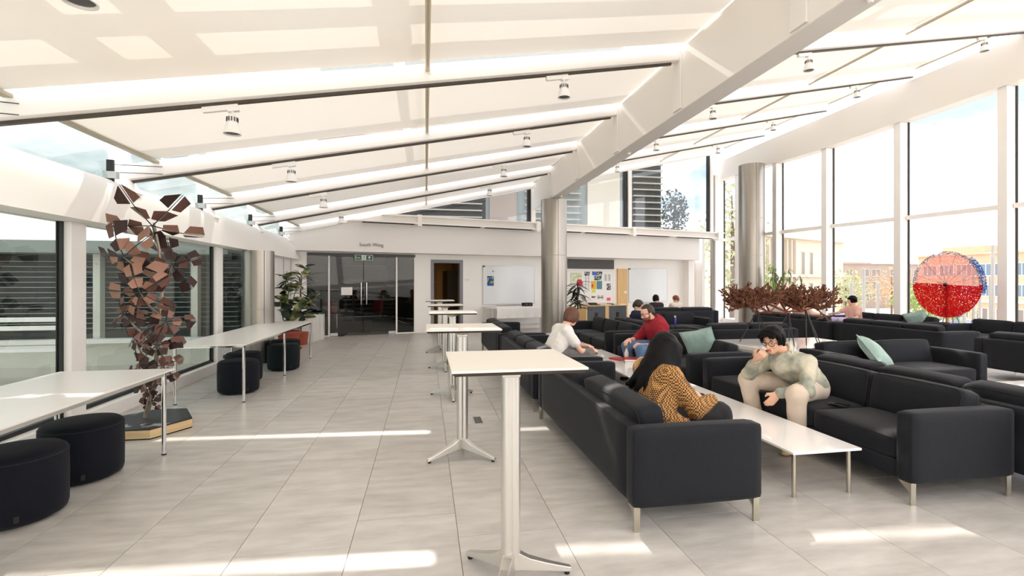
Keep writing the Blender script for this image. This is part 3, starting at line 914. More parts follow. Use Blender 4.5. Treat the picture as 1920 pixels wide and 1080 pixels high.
sofa((4.95, 4.88), '-y', 1.95, 2, 'two-seat charcoal sofa facing the viewer with a pale teal cushion')
sofa((7.08, 9.05), '+y', 1.95, 2, 'low charcoal sofa seen from behind, beyond the coral sculpture plinth')
sofa((9.73, 9.45), '+x', 2.5, 3, 'charcoal sofa seen from behind, under the two heads behind the coral')
sofa((9.88, 7.10), '+x', 2.32, 3, 'charcoal sofa seen from behind, in front of the pink-topped person')
sofa((9.60, 3.90), '+x', 2.5, 3, 'charcoal sofa seen from behind at the right edge of the picture')
sofa((10.95, 8.62), '-x', 2.5, 3, 'charcoal sofa along the windows right of the red disc pole')
sofa((10.62, 11.35), '-x', 2.5, 3, 'charcoal sofa along the windows that the pink-topped person sits on')
sofa((4.97, 10.85), '-y', 2.0, 2, 'charcoal sofa facing the viewer with a purple bottle on the seat')
sofa((9.10, 14.71), '+y', 2.4, 2, 'charcoal sofa seen from behind, facing the far right whiteboard')
sofa((5.00, 8.30), '+x', 2.3, 3, 'charcoal sofa that the man in the navy jumper sits on')

# ================================================================== TABLES
def coffee_table(x0, x1, y0, y1, label, h=0.33):
    r = empty('coffee_table', ((x0 + x1) / 2, (y0 + y1) / 2, 0), 0, label, 'coffee table', 'low white coffee tables')
    MB().box(x0, x1, y0, y1, h - 0.018, h).build('table_top', 'gloss_white', r, bevel=0.004)
    MB().box(x0 + 0.12, x1 - 0.12, y0 + 0.12, y1 - 0.12, h - 0.045, h - 0.018).build('under_frame', 'leg_steel', r)
    for x in (x0 + 0.045, x1 - 0.06):
        for y in (y0 + 0.05, y1 - 0.05):
            MB().tube([(x, y, 0), (x, y, h - 0.018)], 0.015, 12).build('leg', 'leg_steel', r, smooth=True)
coffee_table(2.49, 3.04, 2.93, 5.28, 'nearest glossy white coffee table with pens on it')
coffee_table(2.50, 3.04, 5.70, 8.08, 'white coffee table with books and a bottle before the red hoodie man')
coffee_table(2.50, 3.04, 8.50, 10.90, 'white coffee table farthest between the two sofa rows')
coffee_table(5.55, 7.95, 3.95, 4.62, 'white coffee table in front of the two-seat sofa at the right')

HT = {}
def high_table(c, angs, label):
    if not HT:
        s = 0.305
        HT['t'] = MB().box(-s, s, -s, s, 1.110, 1.120).mesh('table_top', 'table_cream')
        HT['e'] = MB().hexa([(-s + .014, -s + .014, 1.094), (s - .014, -s + .014, 1.094), (s - .014, s - .014, 1.094), (-s + .014, s - .014, 1.094)],
                            [(-s, -s, 1.110), (s, -s, 1.110), (s, s, 1.110), (-s, s, 1.110)]).mesh('top_edge', 'edge_dark')
        m = MB().lathe([(0.036, 0.10), (0.033, 0.16), (0.033, 1.05)], 20, (-0.012, 0)); m.lathe([(0.036, 0.10), (0.030, 0.16), (0.030, 1.05)], 20, (0.022, 0))
        HT['c'] = m.mesh('column', 'cast_alu', smooth=True)
        m = MB().lathe([(0.045, 1.045), (0.075, 1.075), (0.075, 1.094)], 16); m.box(-0.16, 0.16, -0.03, 0.03, 1.080, 1.094); m.box(-0.03, 0.03, -0.14, 0.14, 1.080, 1.094); m.box(-0.045, 0.045, -0.05, 0.05, 1.035, 1.06)
        HT['b'] = m.mesh('tilt_bracket', 'cast_alu', bevel=0.004)
        m = MB()
        prof = [(0.0, 0.075, 0.165, 0.034), (0.05, 0.072, 0.15, 0.034), (0.10, 0.060, 0.118, 0.030), (0.20, 0.040, 0.078, 0.024), (0.30, 0.018, 0.044, 0.019), (0.325, 0.014, 0.036, 0.017)]
        for x, z0, z1, w in prof: m.v += [(x, -w, z0), (x, w, z0), (x, w * 0.8, z1), (x, -w * 0.8, z1)]
        for i in range(len(prof) - 1):
            for a in range(4): m.f.append((4 * i + a, 4 * i + (a + 1) % 4, 4 * i + 4 + (a + 1) % 4, 4 * i + 4 + a))
        m.f += [(3, 2, 1, 0), tuple(4 * (len(prof) - 1) + a for a in range(4))]
        HT['l'] = m.mesh('foot_leg', 'cast_alu', bevel=0.004)
        HT['g'] = MB().lathe([(0.014, 0.0), (0.014, 0.016)], 10, (0.305, 0)).mesh('glide', 'rubber_black')
    r = empty('high_table', (c[0], c[1], 0), 0, label, 'high table', 'tall square standing tables in a row')
    link('table_top', HT['t'], r); link('top_edge', HT['e'], r); link('column', HT['c'], r); link('tilt_bracket', HT['b'], r)
    for a in angs:
        o = link('foot_leg', HT['l'], r); o.rotation_euler = (0, 0, math.radians(a))
        link('glide', HT['g'], o)
high_table((0.415, 2.38), (125, 5, 245), 'nearest square high table with cream top and aluminium foot')
high_table((0.31, 4.20), (204, 324, 84), 'second square high table from the viewer')
high_table((0.345, 6.42), (150, 270, 30), 'third square high table from the viewer')
high_table((0.33, 8.48), (150, 270, 30), 'fourth square high table from the viewer')
high_table((0.30, 10.62), (205, 325, 85), 'farthest square high table, in front of the office doorway')

def long_table(x0, x1, y0, y1, label, h=0.735):
    r = empty('long_table', ((x0 + x1) / 2, (y0 + y1) / 2, 0), 0, label, 'table', 'long white tables by the left windows')
    MB().box(x0, x1, y0, y1, h - 0.014, h).build('table_top', 'table_white', r, bevel=0.004)
    for x in (x0 + 0.05, x1 - 0.05): MB().box(x - 0.014, x + 0.014, y0 + 0.08, y1 - 0.08, h - 0.05, h - 0.014).build('side_rail', 'chrome', r)
    ysl = (y0 + 0.1, (y0 + y1) / 2, y1 - 0.1)
    for y in ysl: MB().box(x0 + 0.06, x1 - 0.06, y - 0.014, y + 0.014, h - 0.045, h - 0.014).build('cross_rail', 'chrome', r)
    for x in (x0 + 0.045, x1 - 0.045):
        for y in ysl:
            l = MB().lathe([(0.018, 0.012), (0.018, h - 0.014)], 14, (x, y)).build('leg', 'chrome', r, smooth=True)
            MB().lathe([(0.019, 0.0), (0.019, 0.012)], 14, (x, y)).build('foot_cap', 'rubber_black', l)
long_table(-3.10, -2.20, 1.00, 4.78, 'long white table at the left edge with a bright sun patch')
long_table(-3.07, -2.20, 6.46, 10.22, 'long white table on chrome legs between sculpture and rubber plant')

PM = {}
def pouf(c, mat, label):
    if mat not in PM:
        a = MB().lathe([(0.20, 0.02), (0.248, 0.028), (0.256, 0.06), (0.258, 0.22), (0.256, 0.385), (0.246, 0.42), (0.225, 0.436), (0.12, 0.446), (0.0, 0.448)], 40).mesh('cover', mat, smooth='all')
        b = MB().lathe([(0.2535, 0.398), (0.2575, 0.402), (0.2535, 0.406)], 40, cap=False).mesh('seam', 'sofa_seam')
        d = MB().lathe([(0.20, 0.0), (0.20, 0.022)], 24).mesh('glide_base', 'rubber_black')
        t = MB().box(-0.012, 0.012, -0.2625, -0.255, 0.05, 0.09).mesh('care_tag', 'rubber_black')
        PM[mat] = (('cover', a), ('seam', b), ('glide_base', d), ('care_tag', t))
    r = empty('pouf', (c[0], c[1], 0), RND.uniform(0.5, 0.9), label, 'pouf', 'round dark upholstered poufs')
    for nm, me in PM[mat]: link(nm, me, r)
pouf((-2.58, 3.60), 'pouf_fabric', 'round navy pouf cut by the left edge of the picture')
pouf((-2.61, 4.26), 'pouf_fabric', 'round navy pouf in front of the sculpture base')
pouf((-2.53, 7.20), 'pouf_fabric', 'round navy pouf, front one of the pair under the second table')
pouf((-2.73, 7.98), 'pouf_fabric', 'round navy pouf half hidden, rear one of the pair under the second table')
pouf((-2.42, 8.93), 'pouf_teal', 'round dark teal pouf near the rubber plant, in front')
pouf((-2.58, 9.62), 'pouf_teal', 'round dark teal pouf near the rubber plant, mostly hidden behind another')

# floor box
fb = empty('floor_box', (0.46, 5.24, 0), 0, 'small square metal floor socket box set in the tiles', 'floor box')
MB().box(0.30, 0.61, 5.10, 5.40, 0.0, 0.003).build('lid', 'board_frame', fb)
MB().box(0.52, 0.60, 5.13, 5.37, 0.003, 0.006).build('cable_flap', 'lamp_dark', fb)
# ================================================================== THINGS ON THE BACK WALL
def wroot(name, u, d, z, label, cat, group=None):
    """a thing on the back wall: local x along the wall, y into the wall"""
    return empty(name, (u * cu_ - d * su_, 14.77 + u * su_ + d * cu_, z), PSI, label, cat, group)
def wpart(m, name, mat, r, **k): return m.build(name, mat, r, world=False, **k)

r = wroot('exit_sign', -1.80, -0.10, 2.13, 'green exit sign with running figure and arrow above glass doors', 'sign')
wpart(MB().box(-0.25, 0.25, -0.012, 0.012, 0, 0.16), 'sign_plate', 'exit_white', r)
wpart(MB().box(-0.235, -0.065, -0.015, -0.012, 0.014, 0.146), 'green_field', 'exit_green', r)
wpart(MB().box(0.065, 0.235, -0.015, -0.012, 0.014, 0.146), 'green_field', 'exit_green', r)
t = link('lettering', text_mesh('Exit', 0.085, 0.001, 'exit_white'), r); t.rotation_euler = (PI / 2, 0, 0); t.location = (-0.225, -0.016, 0.052)
a = MB(); a.box(0.140, 0.160, -0.0165, -0.015, 0.03, 0.09)
a.add([(0.10, -0.0165, 0.08), (0.20, -0.0165, 0.08), (0.15, -0.0165, 0.132), (0.10, -0.015, 0.08), (0.20, -0.015, 0.08), (0.15, -0.015, 0.132)], [(0, 1, 2), (5, 4, 3), (0, 3, 4, 1), (1, 4, 5, 2), (2, 5, 3, 0)])
wpart(a, 'arrow', 'exit_white', r)
f = MB(); f.sphere((0.012, -0.0145, 0.126), 0.011, 8, 6, (1, 0.2, 1))
for p, q in (((0.008, 0.112), (-0.006, 0.075)), ((-0.006, 0.075), (0.022, 0.056)), ((0.022, 0.056), (0.016, 0.026)), ((-0.006, 0.075), (-0.022, 0.05)), ((-0.022, 0.05), (-0.046, 0.044)), ((0.006, 0.108), (0.032, 0.09)), ((0.004, 0.108), (-0.028, 0.098))):
    f.bar((p[0], -0.0145, p[1]), (q[0], -0.0145, q[1]), 0.004, 0.012, up=(0, 1, 0))
wpart(f, 'running_figure', 'exit_green', r)
wpart(MB().tube([(-0.2, 0, 0.16), (-0.2, 0, 0.205)], 0.004, 6).tube([(0.2, 0, 0.16), (0.2, 0, 0.205)], 0.004, 6), 'hanger', 'board_frame', r)

me = text_mesh('South Wing', 0.135, 0.006, 'letter_grey')
t = link('wall_lettering', me); tag(t, 'grey raised words South Wing on the white fascia', 'lettering')
t.location = (-1.98 * cu_ + 0.59 * su_, 14.77 - 1.98 * su_ - 0.59 * cu_, 2.50); t.rotation_euler = (PI / 2, 0, PSI)

r = wroot('paper_notice', -2.25, 0.027, 1.15, 'blank white paper sheet taped inside the glass door', 'notice')
wpart(MB().box(-0.15, 0.15, -0.003, 0.0, 0, 0.22), 'sheet', 'paper_white', r)
r = wroot('room_sign', 1.305, -0.003, 1.57, 'tiny grey room name plate beside the doorway', 'sign')
wpart(MB().box(-0.07, 0.07, -0.006, 0.0, 0, 0.035), 'plate', 'board_frame', r)

def whiteboard(u0, u1, z0, z1, label):
    r = wroot('whiteboard', (u0 + u1) / 2, -0.003, z0, label, 'whiteboard', 'wall whiteboards')
    h, w = z1 - z0, (u1 - u0) / 2
    wpart(MB().box(-w, w, -0.02, 0, 0, h), 'writing_surface', 'whiteboard', r)
    fm = MB(); fm.box(-w - .015, w + .015, -0.026, 0, h, h + .015); fm.box(-w - .015, w + .015, -0.026, 0, -.015, 0); fm.box(-w - .015, -w, -0.026, 0, 0, h); fm.box(w, w + .015, -0.026, 0, 0, h)
    wpart(fm, 'board_frame', 'board_frame', r)
    wpart(MB().box(-w * 0.5, w * 0.5, -0.08, -0.022, -0.03, -0.015), 'pen_tray', 'board_frame', r)
    cm = MB(); cm.box(-w - .02, -w + .05, -0.03, 0, h - .03, h + .02)
    wpart(cm, 'corner_cap', 'lamp_dark', r)
whiteboard(1.84, 3.63, 0.82, 2.02, 'left wall whiteboard with a blue poster on it')
whiteboard(7.46, 9.20, 0.80, 2.00, 'right wall whiteboard beside the beech panel, nothing stuck on it')
pm = two_tone('poster_blue', 'noise', (24, 60, 120), (150, 190, 200), 9, 0.6, lo=0.5, hi=0.62)
def sheet(u0, u1, z0, z1, mat, label, cat='poster', d=-0.026, parts=()):
    r = wroot('pinned_sheet', (u0 + u1) / 2, d, z0, label, cat, None)
    w = (u1 - u0) / 2
    wpart(MB().box(-w, w, -0.003, 0, 0, z1 - z0), 'sheet', mat, r)
    for (a, b, c, e, m_) in parts: wpart(MB().box(-w + 2 * w * a, -w + 2 * w * b, -0.0045, -0.003, (z1 - z0) * c, (z1 - z0) * e), 'printed_block', m_, r)
sheet(1.97, 2.19, 1.40, 1.71, 'poster_blue', 'blue poster with a yellow block on the left whiteboard', parts=((0.45, 0.95, 0.25, 0.5, 'leaf_lime'), (0, 1, 0, 0.12, 'pen_blue')))
r = wroot('magnet', 2.17, -0.024, 1.86, 'small black magnet near the top of left whiteboard', 'magnet')
mg = MB().lathe([(0.018, 0), (0.018, 0.012)], 12); mg.v = [(x, -z, y) for x, y, z in mg.v]; wpart(mg, 'magnet_disc', 'rubber_black', r)

# noticeboard
r = wroot('noticeboard', 5.82, -0.004, 0.80, 'large white noticeboard crowded with pinned papers', 'noticeboard')
wpart(MB().box(-0.93, 0.93, -0.02, 0, 0, 1.10), 'board_panel', 'paper_white', r)
fm = MB(); fm.box(-.95, .95, -.026, 0, 1.10, 1.12); fm.box(-.95, .95, -.026, 0, -.02, 0); fm.box(-.95, -.93, -.026, 0, 0, 1.1); fm.box(.93, .95, -.026, 0, 0, 1.1)
wpart(fm, 'board_frame', 'window_frame_white', r)
two_tone('map_print', 'noise', (232, 236, 226), (190, 200, 130), 9, 0.8, lo=0.4, hi=0.62)
two_tone('photo_print', 'noise', (30, 34, 40), (190, 200, 205), 14, 0.6, lo=0.45, hi=0.6)
two_tone('photo_teal', 'wave', (40, 90, 120), (120, 170, 180), 6, 0.6)
two_tone('list_print', 'wave', (236, 234, 230), (190, 190, 190), 20, 0.8, stretch=(0.1, 0.1, 1))
principled('sheet_yellow', (232, 190, 60), 0.7); principled('sheet_pink', (240, 90, 140), 0.7); principled('sheet_lime', (226, 222, 60), 0.7)
D_ = -0.026
sheet(5.00, 5.46, 1.44, 1.84, 'map_print', 'pale green and yellow area map on the noticeboard', d=D_)
sheet(5.57, 5.78, 1.74, 1.88, 'photo_print', 'small grey photo print above the list on noticeboard', d=D_)
sheet(5.88, 6.30, 1.76, 1.89, 'photo_print', 'dark wide photo print at the noticeboard top', d=D_, parts=((0, 0.4, 0, 0.8, 'pen_blue'),))
sheet(5.96, 6.27, 1.585, 1.745, 'photo_print', 'dark photo print just under the wide one on noticeboard', d=D_)
sheet(5.84, 6.05, 1.27, 1.56, 'sheet_yellow', 'yellow leaflet with a red block on the noticeboard', d=D_, parts=((0.08, 0.4, 0.2, 0.6, 'pen_red'),))
sheet(6.07, 6.29, 1.27, 1.56, 'photo_teal', 'teal leaflet beside the yellow one on the noticeboard', d=D_)
sheet(5.87, 6.02, 1.16, 1.25, 'sheet_lime', 'small lime note below the yellow leaflet', d=D_)
sheet(6.49, 6.66, 1.24, 1.47, 'photo_print', 'tilted grey photo at the right of the noticeboard', d=D_)
sheet(6.49, 6.65, 0.86, 0.97, 'sheet_pink', 'pink square note at the noticeboard bottom right', d=D_)
sheet(5.60, 5.76, 1.26, 1.72, 'list_print', 'narrow printed list in the middle left of noticeboard', d=D_)
sheet(5.86, 6.02, 0.97, 1.03, 'photo_print', 'small dark strip photo low on the noticeboard', d=D_)
sheet(6.38, 6.66, 1.56, 1.80, 'list_print', 'white printed letter at the noticeboard upper right', d=D_)
sheet(6.08, 6.36, 0.92, 1.06, 'list_print', 'white card with a pen drawing low on noticeboard', d=D_, parts=((0.1, 0.9, 0.35, 0.55, 'lamp_dark'),))

r = wroot('window_blind', 5.85, -0.01, 1.98, 'grey slatted blind in the window above the noticeboard', 'blind')
for i in range(12): wpart(MB().box(-0.95, 0.95, -0.05, -0.02, 0.01 + i * 0.027, 0.016 + i * 0.027), 'slat', 'blind_grey', r)
wpart(MB().box(-0.95, 0.95, -0.012, 0.0, 0.0, 0.33), 'backing_panel', 'lamp_dark', r)
wpart(MB().box(-0.97, 0.97, -0.06, 0, 0.33, 0.36), 'head_rail', 'window_frame_white', r)
r = wroot('timber_panel', 7.15, -0.005, 0.0, 'tall beech wood panel with a white switch', 'panel')
wpart(MB().box(-0.21, 0.21, -0.06, 0, 0, 2.0), 'board', 'beech', r)
wpart(MB().box(0.06, 0.16, -0.07, -0.06, 1.12, 1.20), 'switch_plate', 'paper_white', r)

r = wroot('cabinet', 6.18, -0.50, 0.0, 'low beech cabinet with grey tambour doors under the noticeboard', 'cabinet')
fm = MB(); fm.box(-0.85, 0.85, -0.02, 0.45, 0.70, 0.73); fm.box(-0.85, 0.85, 0, 0.45, 0, 0.08)
for u in (-0.85, -0.07, 0.80): fm.box(u, u + (0.05 if u != -0.07 else 0.14), 0, 0.45, 0.08, 0.70)
fm.box(-0.8, 0.8, 0.42, 0.45, 0.08, 0.7)
wpart(fm, 'carcass', 'beech', r)
for u0, u1 in ((-0.80, -0.07), (0.07, 0.80)):
    dr = wpart(MB().box(u0, u1, 0.01, 0.03, 0.08, 0.70), 'tambour_door', 'tambour_grey', r)
    for i in range(1, 12): wpart(MB().box(u0 + (u1 - u0) * i / 12 - 0.002, u0 + (u1 - u0) * i / 12 + 0.002, 0.006, 0.010, 0.08, 0.70), 'slat_groove', 'lamp_dark', dr)
    uc = (u0 + u1) / 2
    wpart(MB().box(uc - 0.05, uc - 0.015, -0.004, 0.01, 0.30, 0.48).box(uc + 0.015, uc + 0.05, -0.004, 0.01, 0.30, 0.48), 'handle', 'rubber_black', dr)
k_ = 0
for u, w, h, mat, lab in ((5.75, .17, .03, 'lamp_dark', 'flat dark magazine pile on the beech cabinet'), (5.72, .13, .055, 'edge_dark', 'dark tray on the beech cabinet, left end'), (6.25, .12, .02, 'paper_white', 'white paper pile in the middle of the beech cabinet'), (6.45, .10, .045, 'lamp_dark', 'small black holder on the beech cabinet'), (6.85, .14, .025, 'paper_white', 'white paper pile at the right end of beech cabinet')):
    z = 0.73 if k_ != 1 else 0.761
    r = wroot('paper_stack', u, -0.40 + 0.10 * (k_ % 2), z, lab, 'papers', 'clutter on the beech cabinet')
    for i in range(3): wpart(MB().box(-w + i * 0.012, w - i * 0.008, -0.10 + i * .01, 0.10, h * i / 3, h * (i + 1) / 3 - 0.001), 'sheet_pile', mat, r)
    k_ += 1

# covered table in front of the left whiteboard
r = wroot('covered_table', 2.80, -0.50, 0.0, 'white table with a white cloth under the left whiteboard', 'table')
wpart(MB().box(-1.04, 1.04, -0.38, 0.38, 0.72, 0.75), 'table_top', 'table_white', r)
for u in (-0.98, 0.98):
    for d in (-0.33, 0.33): wpart(MB().tube([(u, d, 0), (u, d, 0.72)], 0.018, 8), 'leg', 'board_frame', r)
m = MB(); N = 40
for i in range(N + 1):
    u = -0.85 + 1.92 * i / N
    for z, dd in ((0.755, 0.30), (0.757, -0.385), (0.70, -0.40), (0.56, -0.405), (0.42, -0.41)):
        m.v.append((u, dd + (0.010 * math.sin(u * 21) if z < 0.7 else 0), z))
for i in range(N):
    for j in range(4): m.f.append((5 * i + j, 5 * i + j + 1, 5 * i + j + 6, 5 * i + j + 5))
wpart(m, 'cloth', 'paper_white', r, smooth='all')
wpart(MB().box(-0.9, 0.9, -0.02, 0.02, 0.16, 0.20), 'stretcher', 'board_frame', r)
r = wroot('projector', 3.12, -0.55, 0.758, 'small black box standing on the covered white table', 'box')
wpart(MB().box(-0.15, 0.15, -0.10, 0.10, 0, 0.11), 'body', 'rubber_black', r, bevel=0.015)
wpart(MB().box(-0.09, -0.02, -0.105, -0.10, 0.03, 0.08).box(0.03, 0.10, -0.105, -0.10, 0.03, 0.08), 'button_panel', 'lamp_dark', r)

# things in the dim room behind the glass doors
r = wroot('bookcase', -4.0, 2.2, 0.0, 'pale bookcase with upright files behind the left side pane', 'bookcase')
fm = MB(); fm.box(-0.55, 0.55, 0.28, 0.3, 0, 2.2)
for z in (0, 0.45, 0.9, 1.3, 1.75, 2.18): fm.box(-0.55, 0.55, 0, 0.28, z, z + 0.025)
for u in (-0.55, 0.53): fm.box(u, u + 0.02, 0, 0.28, 0, 2.2)
wpart(fm, 'carcass', 'shelf_pale', r)
rb = random.Random(3)
fc = [principled('file_a', (60, 66, 60), .8), principled('file_b', (120, 110, 70), .8), principled('file_c', (150, 60, 54), .8), principled('file_d', (200, 196, 184), .8), principled('file_e', (40, 50, 60), .8)]
for si, z in enumerate((0.475, 0.925, 1.325)):
    u = -0.50; q = 0
    while u < 0.46:
        w = rb.uniform(0.06, 0.12); h = rb.uniform(0.22, 0.36)
        q += 1; ci_ = rb.randrange(5)
        f_ = wroot('ring_binder', -4.0 + u + w / 2, 2.25, z, '%s ring binder, %s from the left on the %s shelf of the bookcase' % (('dark green', 'olive', 'red', 'cream', 'navy')[ci_], ('first', 'second', 'third', 'fourth', 'fifth', 'sixth', 'seventh', 'eighth', 'ninth', 'tenth', 'eleventh', 'twelfth')[q - 1], ('low', 'middle', 'high')[si]), 'binder', 'binders on the bookcase')
        wpart(MB().box(-w / 2 + .002, w / 2 - .002, 0, 0.2, 0, h), 'spine', fc[ci_], f_); u += w + rb.uniform(0.02, 0.12)
def cafe_chair(u, d, rot, label):
    r = wroot('cafe_chair', u, d, 0, label, 'chair', 'red chairs behind the glass doors')
    r.rotation_euler = (0, 0, PSI + rot)
    wpart(MB().box(-0.22, 0.22, -0.22, 0.22, 0.44, 0.47), 'seat', 'red_chair', r, bevel=0.012)
    wpart(MB().box(-0.21, 0.21, 0.20, 0.23, 0.50, 0.86), 'backrest', 'red_chair', r, bevel=0.012)
    for a in (-0.19, 0.19):
        for b in (-0.19, 0.19): wpart(MB().tube([(a, b, 0.44), (a * 1.15, b * 1.15, 0)], 0.011, 6), 'leg', 'chrome', r)
cafe_chair(-2.35, 3.0, 2.4, 'red chair behind the left glass door leaf')
cafe_chair(-0.75, 3.6, 0.4, 'red chair behind the right side pane')
r = wroot('counter', -1.0, 4.6, 0, 'long dark slatted counter behind the right door leaf', 'counter')
for i in range(9): wpart(MB().box(-1.0, 0.95, 0, 0.03, 0.06 + i * 0.085, 0.125 + i * 0.085), 'slat', 'blind_grey' if i % 2 else 'dark_room', r)
wpart(MB().box(-1.02, 0.97, -0.03, 0.5, 0.84, 0.88), 'counter_top', 'table_white', r)
r = wroot('ceiling_lamp', -1.0, 2.6, 2.56, 'small lit ceiling lamp glimpsed behind the right glass door', 'lamp')
emission('lamp_glow', (255, 236, 170), 9.0)
wpart(MB().lathe([(0.14, 0.0), (0.15, 0.03)], 20), 'lamp_ring', 'lamp_white', r); wpart(MB().lathe([(0.0, -0.004), (0.12, -0.004), (0.12, 0.0)], 20, cap=False), 'diffuser', 'lamp_glow', r)
r = wroot('ceiling_lamp', -3.9, 1.4, 2.56, 'lit ceiling lamp above the bookcase behind the glass', 'lamp')
wpart(MB().lathe([(0.14, 0.0), (0.15, 0.03)], 20), 'lamp_ring', 'lamp_white', r); wpart(MB().lathe([(0.0, -0.004), (0.12, -0.004), (0.12, 0.0)], 20, cap=False), 'diffuser', 'lamp_glow', r)
r = wroot('screen', -1.65, 4.4, 0, 'black monitor on a stand behind the right door leaf', 'screen')
wpart(MB().box(-0.42, 0.42, 0, 0.05, 1.05, 1.60), 'panel', 'phone_black', r); wpart(MB().box(-0.03, 0.03, 0.03, 0.06, 0.03, 1.05), 'pole', 'lamp_dark', r); wpart(MB().box(-0.3, 0.3, -0.2, 0.25, 0, 0.03), 'base', 'lamp_dark', r)

# ================================================================== RECYCLING BINS
for i in range(3):
    c = (-2.90 + 0.045 * i, 12.92 + 0.32 * i)
    r = empty('recycling_bin', (c[0], c[1], 0), 0.05, ['white recycling bin with a black bag, nearest of three', 'white recycling bin, middle of the row of three', 'white recycling bin nearest the glass doors with a green bag'][i], 'bin', 'white recycling bins')
    b = MB().box(-0.16, 0.14, -0.15, 0.15, 0.0, 0.70 - 0.02 * i); wpart(b, 'bin_body', 'bin_white', r, bevel=0.01)
    l = MB(); 
    for a in range(10):
        t0 = 2 * PI * a / 10
        l.sphere((0.10 * math.cos(t0) - .01, 0.10 * math.sin(t0), 0.705 - 0.02 * i), 0.045, 8, 6, (1, 1, 0.8))
    wpart(l, 'bin_bag', 'green_bag' if i == 2 else 'bin_bag', r, smooth='all')

# ================================================================== PLANTS
def leaf_mesh(name, L, W, mat, fold=0.12, droop=0.15, n=6):
    vs, fs = [], []
    for i in range(n + 1):
        t = i / n
        w = W * math.sin(PI * min(1, t * 0.93 + 0.05)) ** 0.75
        x = L * t; z = -droop * L * t * t
        vs += [(x, -w / 2, z + fold * w), (x, 0, z), (x, w / 2, z + fold * w)]
    for i in range(n):
        a = 3 * i
        fs += [(a, a + 3, a + 4, a + 1), (a + 1, a + 4, a + 5, a + 2)]
    me = bpy.data.meshes.new(name); me.from_pydata(vs, [], fs); me.update()
    me.polygons.foreach_set('use_smooth', [True] * len(me.polygons))
    me.materials.append(MATS[mat]); return me
def put_leaf(me, parent, p, d, roll=0.0, s=1.0):
    d = Vector(d).normalized()
    side = d.cross(Vector((0, 0, 1)))
    if side.length < 1e-3: side = Vector((1, 0, 0))
    side.normalize(); up = side.cross(d)
    R = Matrix((d, -side, up)).transposed().to_4x4()
    o = link('leaf', me, parent)
    o.matrix_local = ROOTM[parent.name].inverted() @ (Matrix.Translation(Vector(p)) @ R @ Matrix.Rotation(roll, 4, 'X') @ Matrix.Scale(s, 4))
    return o
rp = random.Random(11)
r = empty('rubber_plant', (-3.02, 11.55, 0), 0, 'variegated rubber plant in a terracotta pot by the column', 'plant')
MB().lathe([(0.17, 0.04), (0.23, 0.36), (0.25, 0.36), (0.25, 0.42), (0.22, 0.42), (0.21, 0.36)], 24, (-3.02, 11.55)).build('pot', 'terracotta', r, smooth=True)
MB().lathe([(0.26, 0.0), (0.28, 0.035), (0.25, 0.035)], 24, (-3.02, 11.55)).build('saucer', 'terracotta', r, smooth=True)
MB().lathe([(0.0, 0.38), (0.21, 0.38)], 20, (-3.02, 11.55), cap=False).build('soil_surface', 'soil', r)
lv = leaf_mesh('leaf', 0.30, 0.155, 'leaf_variegated'); ld = leaf_mesh('leaf', 0.27, 0.14, 'leaf_dark')
B0 = Vector((-3.02, 11.55, 0.38))
stems = [[B0, (-3.0, 11.5, 0.8), (-2.86, 11.4, 1.25), (-2.72, 11.3, 1.55), (-2.60, 11.25, 1.85)],
         [B0, (-2.98, 11.4, 0.75), (-2.80, 11.25, 0.95), (-2.55, 11.1, 1.08), (-2.32, 11.0, 1.22)],
         [B0, (-3.1, 11.5, 0.9), (-3.08, 11.45, 1.3), (-3.02, 11.4, 1.75)],
         [B0, (-3.05, 11.4, 0.9), (-2.95, 11.3, 1.35), (-2.98, 11.25, 1.62)],
         [B0, (-2.95, 11.4, 0.7), (-2.78, 11.2, 0.82), (-2.62, 11.1, 0.78), (-2.52, 11.05, 0.66)],
         [B0, (-3.1, 11.4, 0.7), (-3.12, 11.3, 1.0), (-3.1, 11.2, 1.2)]]
for si, st in enumerate(stems):
    st = [Vector(p) for p in st]
    MB().tube(st, [0.014 - 0.002 * i for i in range(len(st))], 7).build('stem', 'stem_green', r, smooth=True)
    for q in range(22 if si < 2 else 15):
        t = rp.uniform(0.22, 1.0) * (len(st) - 1); i = min(int(t), len(st) - 2); p = st[i].lerp(st[i + 1], t - i)
        a = rp.uniform(0, 2 * PI)
        put_leaf(lv if rp.random() < 0.72 else ld, r, p, (math.cos(a), math.sin(a), rp.uniform(-0.6, 0.75)), rp.uniform(-0.9, 0.9), rp.uniform(0.7, 1.1))
r2 = empty('palm_plant', (-2.98, 12.45, 0), 0, 'spiky dark palm behind the rubber plant', 'plant')
MB().lathe([(0.14, 0.0), (0.18, 0.30), (0.16, 0.30)], 20, (-2.98, 12.45)).build('pot', 'terracotta', r2, smooth=True)
MB().tube([(-2.98, 12.45, 0.25), (-2.98, 12.42, 1.3), (-2.96, 12.40, 1.6)], 0.02, 8).build('stem', 'bark', r2, smooth=True)
lp = leaf_mesh('leaf', 0.42, 0.028, 'leaf_dark', 0.2, 0.5)
for q in range(60):
    a = rp.uniform(0, 2 * PI); put_leaf(lp, r2, (-2.97, 12.41, rp.uniform(1.2, 1.72)), (math.cos(a), math.sin(a), rp.uniform(-0.1, 1.1)), rp.uniform(-.5, .5), rp.uniform(0.7, 1.15))
r = empty('dragon_plant', (4.42, 13.7, 0), 0, 'dark spiky plant with a red flower beside the big steel column', 'plant')
MB().lathe([(0.15, 0.0), (0.20, 0.34), (0.18, 0.34)], 20, (4.42, 13.7)).build('pot', 'plinth_black', r, smooth=True)
MB().tube([(4.42, 13.7, 0.3), (4.40, 13.65, 1.45)], 0.022, 8).build('stem', 'bark', r, smooth=True)
lq = leaf_mesh('leaf', 0.42, 0.075, 'leaf_dark', 0.2, 0.6)
